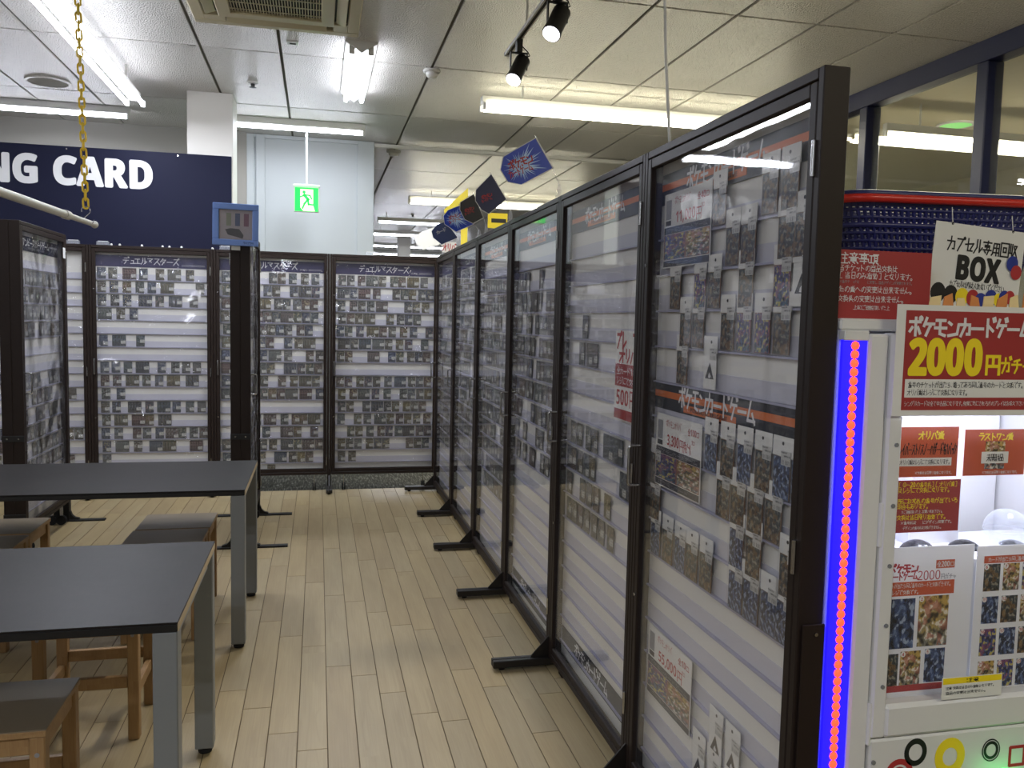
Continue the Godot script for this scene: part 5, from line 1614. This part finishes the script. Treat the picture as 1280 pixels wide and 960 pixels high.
	var balls := [[-0.092, -0.05, 0.019, M.print_black], [-0.06, -0.052, 0.018, M.print_black], [-0.03, -0.054, 0.017, M.print_yellow], [-0.003, -0.054, 0.016, M.print_red], [0.018, -0.058, 0.015, M.print_blue], [0.044, -0.05, 0.016, M.print_blue], [0.064, -0.052, 0.013, M.print_yellow], [0.078, -0.046, 0.014, M.print_blue], [0.092, -0.044, 0.013, M.print_red], [0.088, 0.03, 0.015, M.print_blue], [0.1, 0.012, 0.014, M.print_red]]
	for k in balls.size():
		part(g, "ball_print", ring_mesh(0.0, balls[k][2], 0.0004, 20, 1.15), balls[k][3], Vector3(balls[k][0], balls[k][1] - 0.012, 0.0008 + 0.0003 * k))
	for x in [-0.075, 0.082]:
		part(g, "eyelet", ring_mesh(0.0, 0.003, 0.0006, 10), M.print_black, Vector3(x, 0.088, 0.001))
		part(g, "string", rod(Vector3(x, 0.086, 0.001), Vector3(x + 0.004, 0.125, -0.012), 0.001, 6), M.plastic_white)
	var st := thing("letter_cutouts", "strip of orange edged letter cut outs peeking above the red poster", "sign", Vector3(1.33, 1.512, -1.45))
	rng.seed = 12
	for k in 9:
		var x := -0.12 + 0.032 * k
		part(st, "cutout", extrude(PackedVector2Array([Vector2(x - 0.013, -0.02), Vector2(x + 0.013, -0.02), Vector2(x + 0.013 + rng.randf_range(-0.008, 0.004), 0.006 + rng.randf_range(-0.006, 0.01)), Vector2(x - 0.01, 0.008 + rng.randf_range(-0.006, 0.01))]), 0.002), [mat(Color(0.93, 0.84, 0.62), 0.5), mat(Color(0.85, 0.55, 0.3), 0.5)][k % 2], Vector3(0, 0, 0.001 * (k % 2)))

func card_picture(parent: Node3D, q: Array) -> void:
	var h := Vector2(q[2], q[3]) * 0.5
	var a: float = q[4] * 0.25 + 0.02
	var st := tool()
	face(st, [Vector3(-h.x, -h.y, 0), Vector3(h.x, -h.y, 0), Vector3(h.x, h.y, 0), Vector3(-h.x, h.y, 0)], Vector3.BACK, [Vector2(a, 0.75), Vector2(a + 0.2, 0.75), Vector2(a + 0.2, 0.06), Vector2(a, 0.06)])
	var o := part(parent, "card_picture", st.commit(), M.packs, Vector3(q[0], q[1], 0.0009))
	part(o, "number_disc", ring_mesh(0.0, 0.006, 0.0004, 12), M.paper, Vector3(-h.x + 0.006, h.y - 0.006, 0.0004))
	part(o, "lettering", text_mesh(str(q[5]), 0.007, 0.0), M.print_red, Vector3(-h.x + 0.006, h.y - 0.006, 0.001))

func build_basket() -> void:
	var o := thing("shopping_basket", "dark blue shopping basket with red handle standing on the prize machine", "basket", Vector3(1.42, 1.478, -1.8), -0.12)
	var base := Vector2(0.2, 0.12)
	var rim := Vector2(0.265, 0.17)
	var hgt := 0.272
	# rounded rectangle ring at a height
	var ring := func(t: float, n: int) -> Array:
		var half := base.lerp(rim, t)
		var r := 0.07
		var pts := []
		for c in 4:
			var cc := Vector2(half.x - r, half.y - r) * Vector2(1 if c in [0, 3] else -1, 1 if c < 2 else -1)
			for k in n:
				var a := PI * 0.5 * (c + float(k) / (n - 1))
				pts.append(Vector3(cc.x + cos(a) * r, hgt * t, cc.y + sin(a) * r))
		return pts
	var bars := tool()
	# horizontal ribs
	for k in 17:
		var t := k / 16.0
		var loop: Array = ring.call(t, 6)
		var wide := 0.0052 if k % 4 else 0.0085
		var radii := []
		for p in loop: radii.append(wide)
		add_tube(bars, loop, radii, 5, true)
	# upright ribs
	var lo: Array = ring.call(0.0, 40)
	var hi: Array = ring.call(1.0, 40)
	var count := 108
	var resample := func(loop: Array) -> Array:
		var total := 0.0
		for i in loop.size(): total += (loop[(i + 1) % loop.size()] - loop[i]).length()
		var out := []
		var step := total / count
		var at := 0.0
		var i := 0
		var done := 0.0
		while out.size() < count and i < loop.size():
			var seg: Vector3 = loop[(i + 1) % loop.size()] - loop[i]
			while at <= done + seg.length() and out.size() < count:
				out.append(loop[i] + seg * ((at - done) / maxf(seg.length(), 0.00001)))
				at += step
			done += seg.length()
			i += 1
		return out
	var l2: Array = resample.call(lo)
	var h2: Array = resample.call(hi)
	for k in mini(l2.size(), h2.size()):
		add_tube(bars, [l2[k], h2[k]], [0.0044, 0.005], 5, false, false)
	part(o, "lattice_wall", bars.commit(), M.basket)
	# solid band below the rim, rim, floor
	var rimloop: Array = ring.call(1.0, 10)
	var band := tool()
	var in_loop: Array = ring.call(0.9, 10)
	for k in rimloop.size():
		var a: Vector3 = rimloop[k]
		var b: Vector3 = rimloop[(k + 1) % rimloop.size()]
		var c: Vector3 = in_loop[(k + 1) % rimloop.size()]
		var d: Vector3 = in_loop[k]
		var n := (b - a).cross(d - a).normalized()
		if n.dot(Vector3(a.x, 0, a.z)) < 0.0: n = -n
		face(band, [a + n * 0.006, b + n * 0.006, c + n * 0.006, d + n * 0.006], n)
	part(o, "band", band.commit(), M.basket)
	part(o, "rim", pipe(rimloop, 0.008, 8, true), M.basket)
	bx(o, "base", Vector3(0, 0.006, 0), Vector3(0.36, 0.012, 0.2), M.basket, 0.004)
	var front := []
	for k in rimloop.size():
		if rimloop[k].z > 0.06:
			front.append(rimloop[k] * Vector3(1.02, 1, 1.04) + Vector3(0, -0.012, 0.004))
	part(o, "handle", pipe(front, 0.0095, 10), M.basket_red)

# ------------------------------------------------------------------
func _ready() -> void:
	# camera
	var cam := Camera3D.new()
	cam.name = "camera"
	cam.fov = rad_to_deg(2.0 * atan(480.0 / FOCAL))
	cam.near = 0.05
	cam.far = 120.0
	cam.rotation_degrees = Vector3(-4.40286, -13.16372, 1.26214)
	cam.position = EYE
	add_child(cam)
	cam.current = true
	eye_basis = cam.basis
	# surroundings
	var env := Environment.new()
	env.background_mode = Environment.BG_COLOR
	env.background_color = Color(0.02, 0.02, 0.025)
	env.tonemap_mode = Environment.TONE_MAPPER_LINEAR
	env.tonemap_exposure = 1.0
	env.sdfgi_enabled = true
	env.ssao_enabled = true
	env.ssil_enabled = true
	var we := WorldEnvironment.new()
	we.name = "surroundings"
	we.environment = env
	add_child(we)

	rng.seed = 1
	bold = SystemFont.new()
	bold.font_names = PackedStringArray(["Droid Sans"])
	bold.font_weight = 700
	plain_font = SystemFont.new()
	plain_font.font_names = PackedStringArray(["Droid Sans"])
	learn_glyphs()
	make_materials()
	build_lamps()
	build_setting()
	make_card_meshes()
	loose_cards = tool()
	build_showcases()
	table("black topped table with grey legs in front of the island showcases", -0.303, -3.68)
	table("black topped table with grey legs, standing alone with stools tucked in at its near side".replace("near", "open"), -0.33, -2.1)
	stool("wooden stool with worn brown seat half under the table edge", -0.81, -2.31)
	stool("wooden stool standing behind the free table with its seat hidden", -0.75, -3.085)
	stool("wooden stool under the island side table, at its leg end, back one", -0.667, -4.29)
	stool("wooden stool under the island side table, at its leg end, front one", -0.672, -3.965)
	stool("wooden stool under the middle of the island side table, back one", -1.447, -4.29)
	stool("wooden stool under the middle of the island side table, front one", -1.44, -3.955)
	build_machine()
	build_basket()
	build_signs()
	build_ceiling_things()
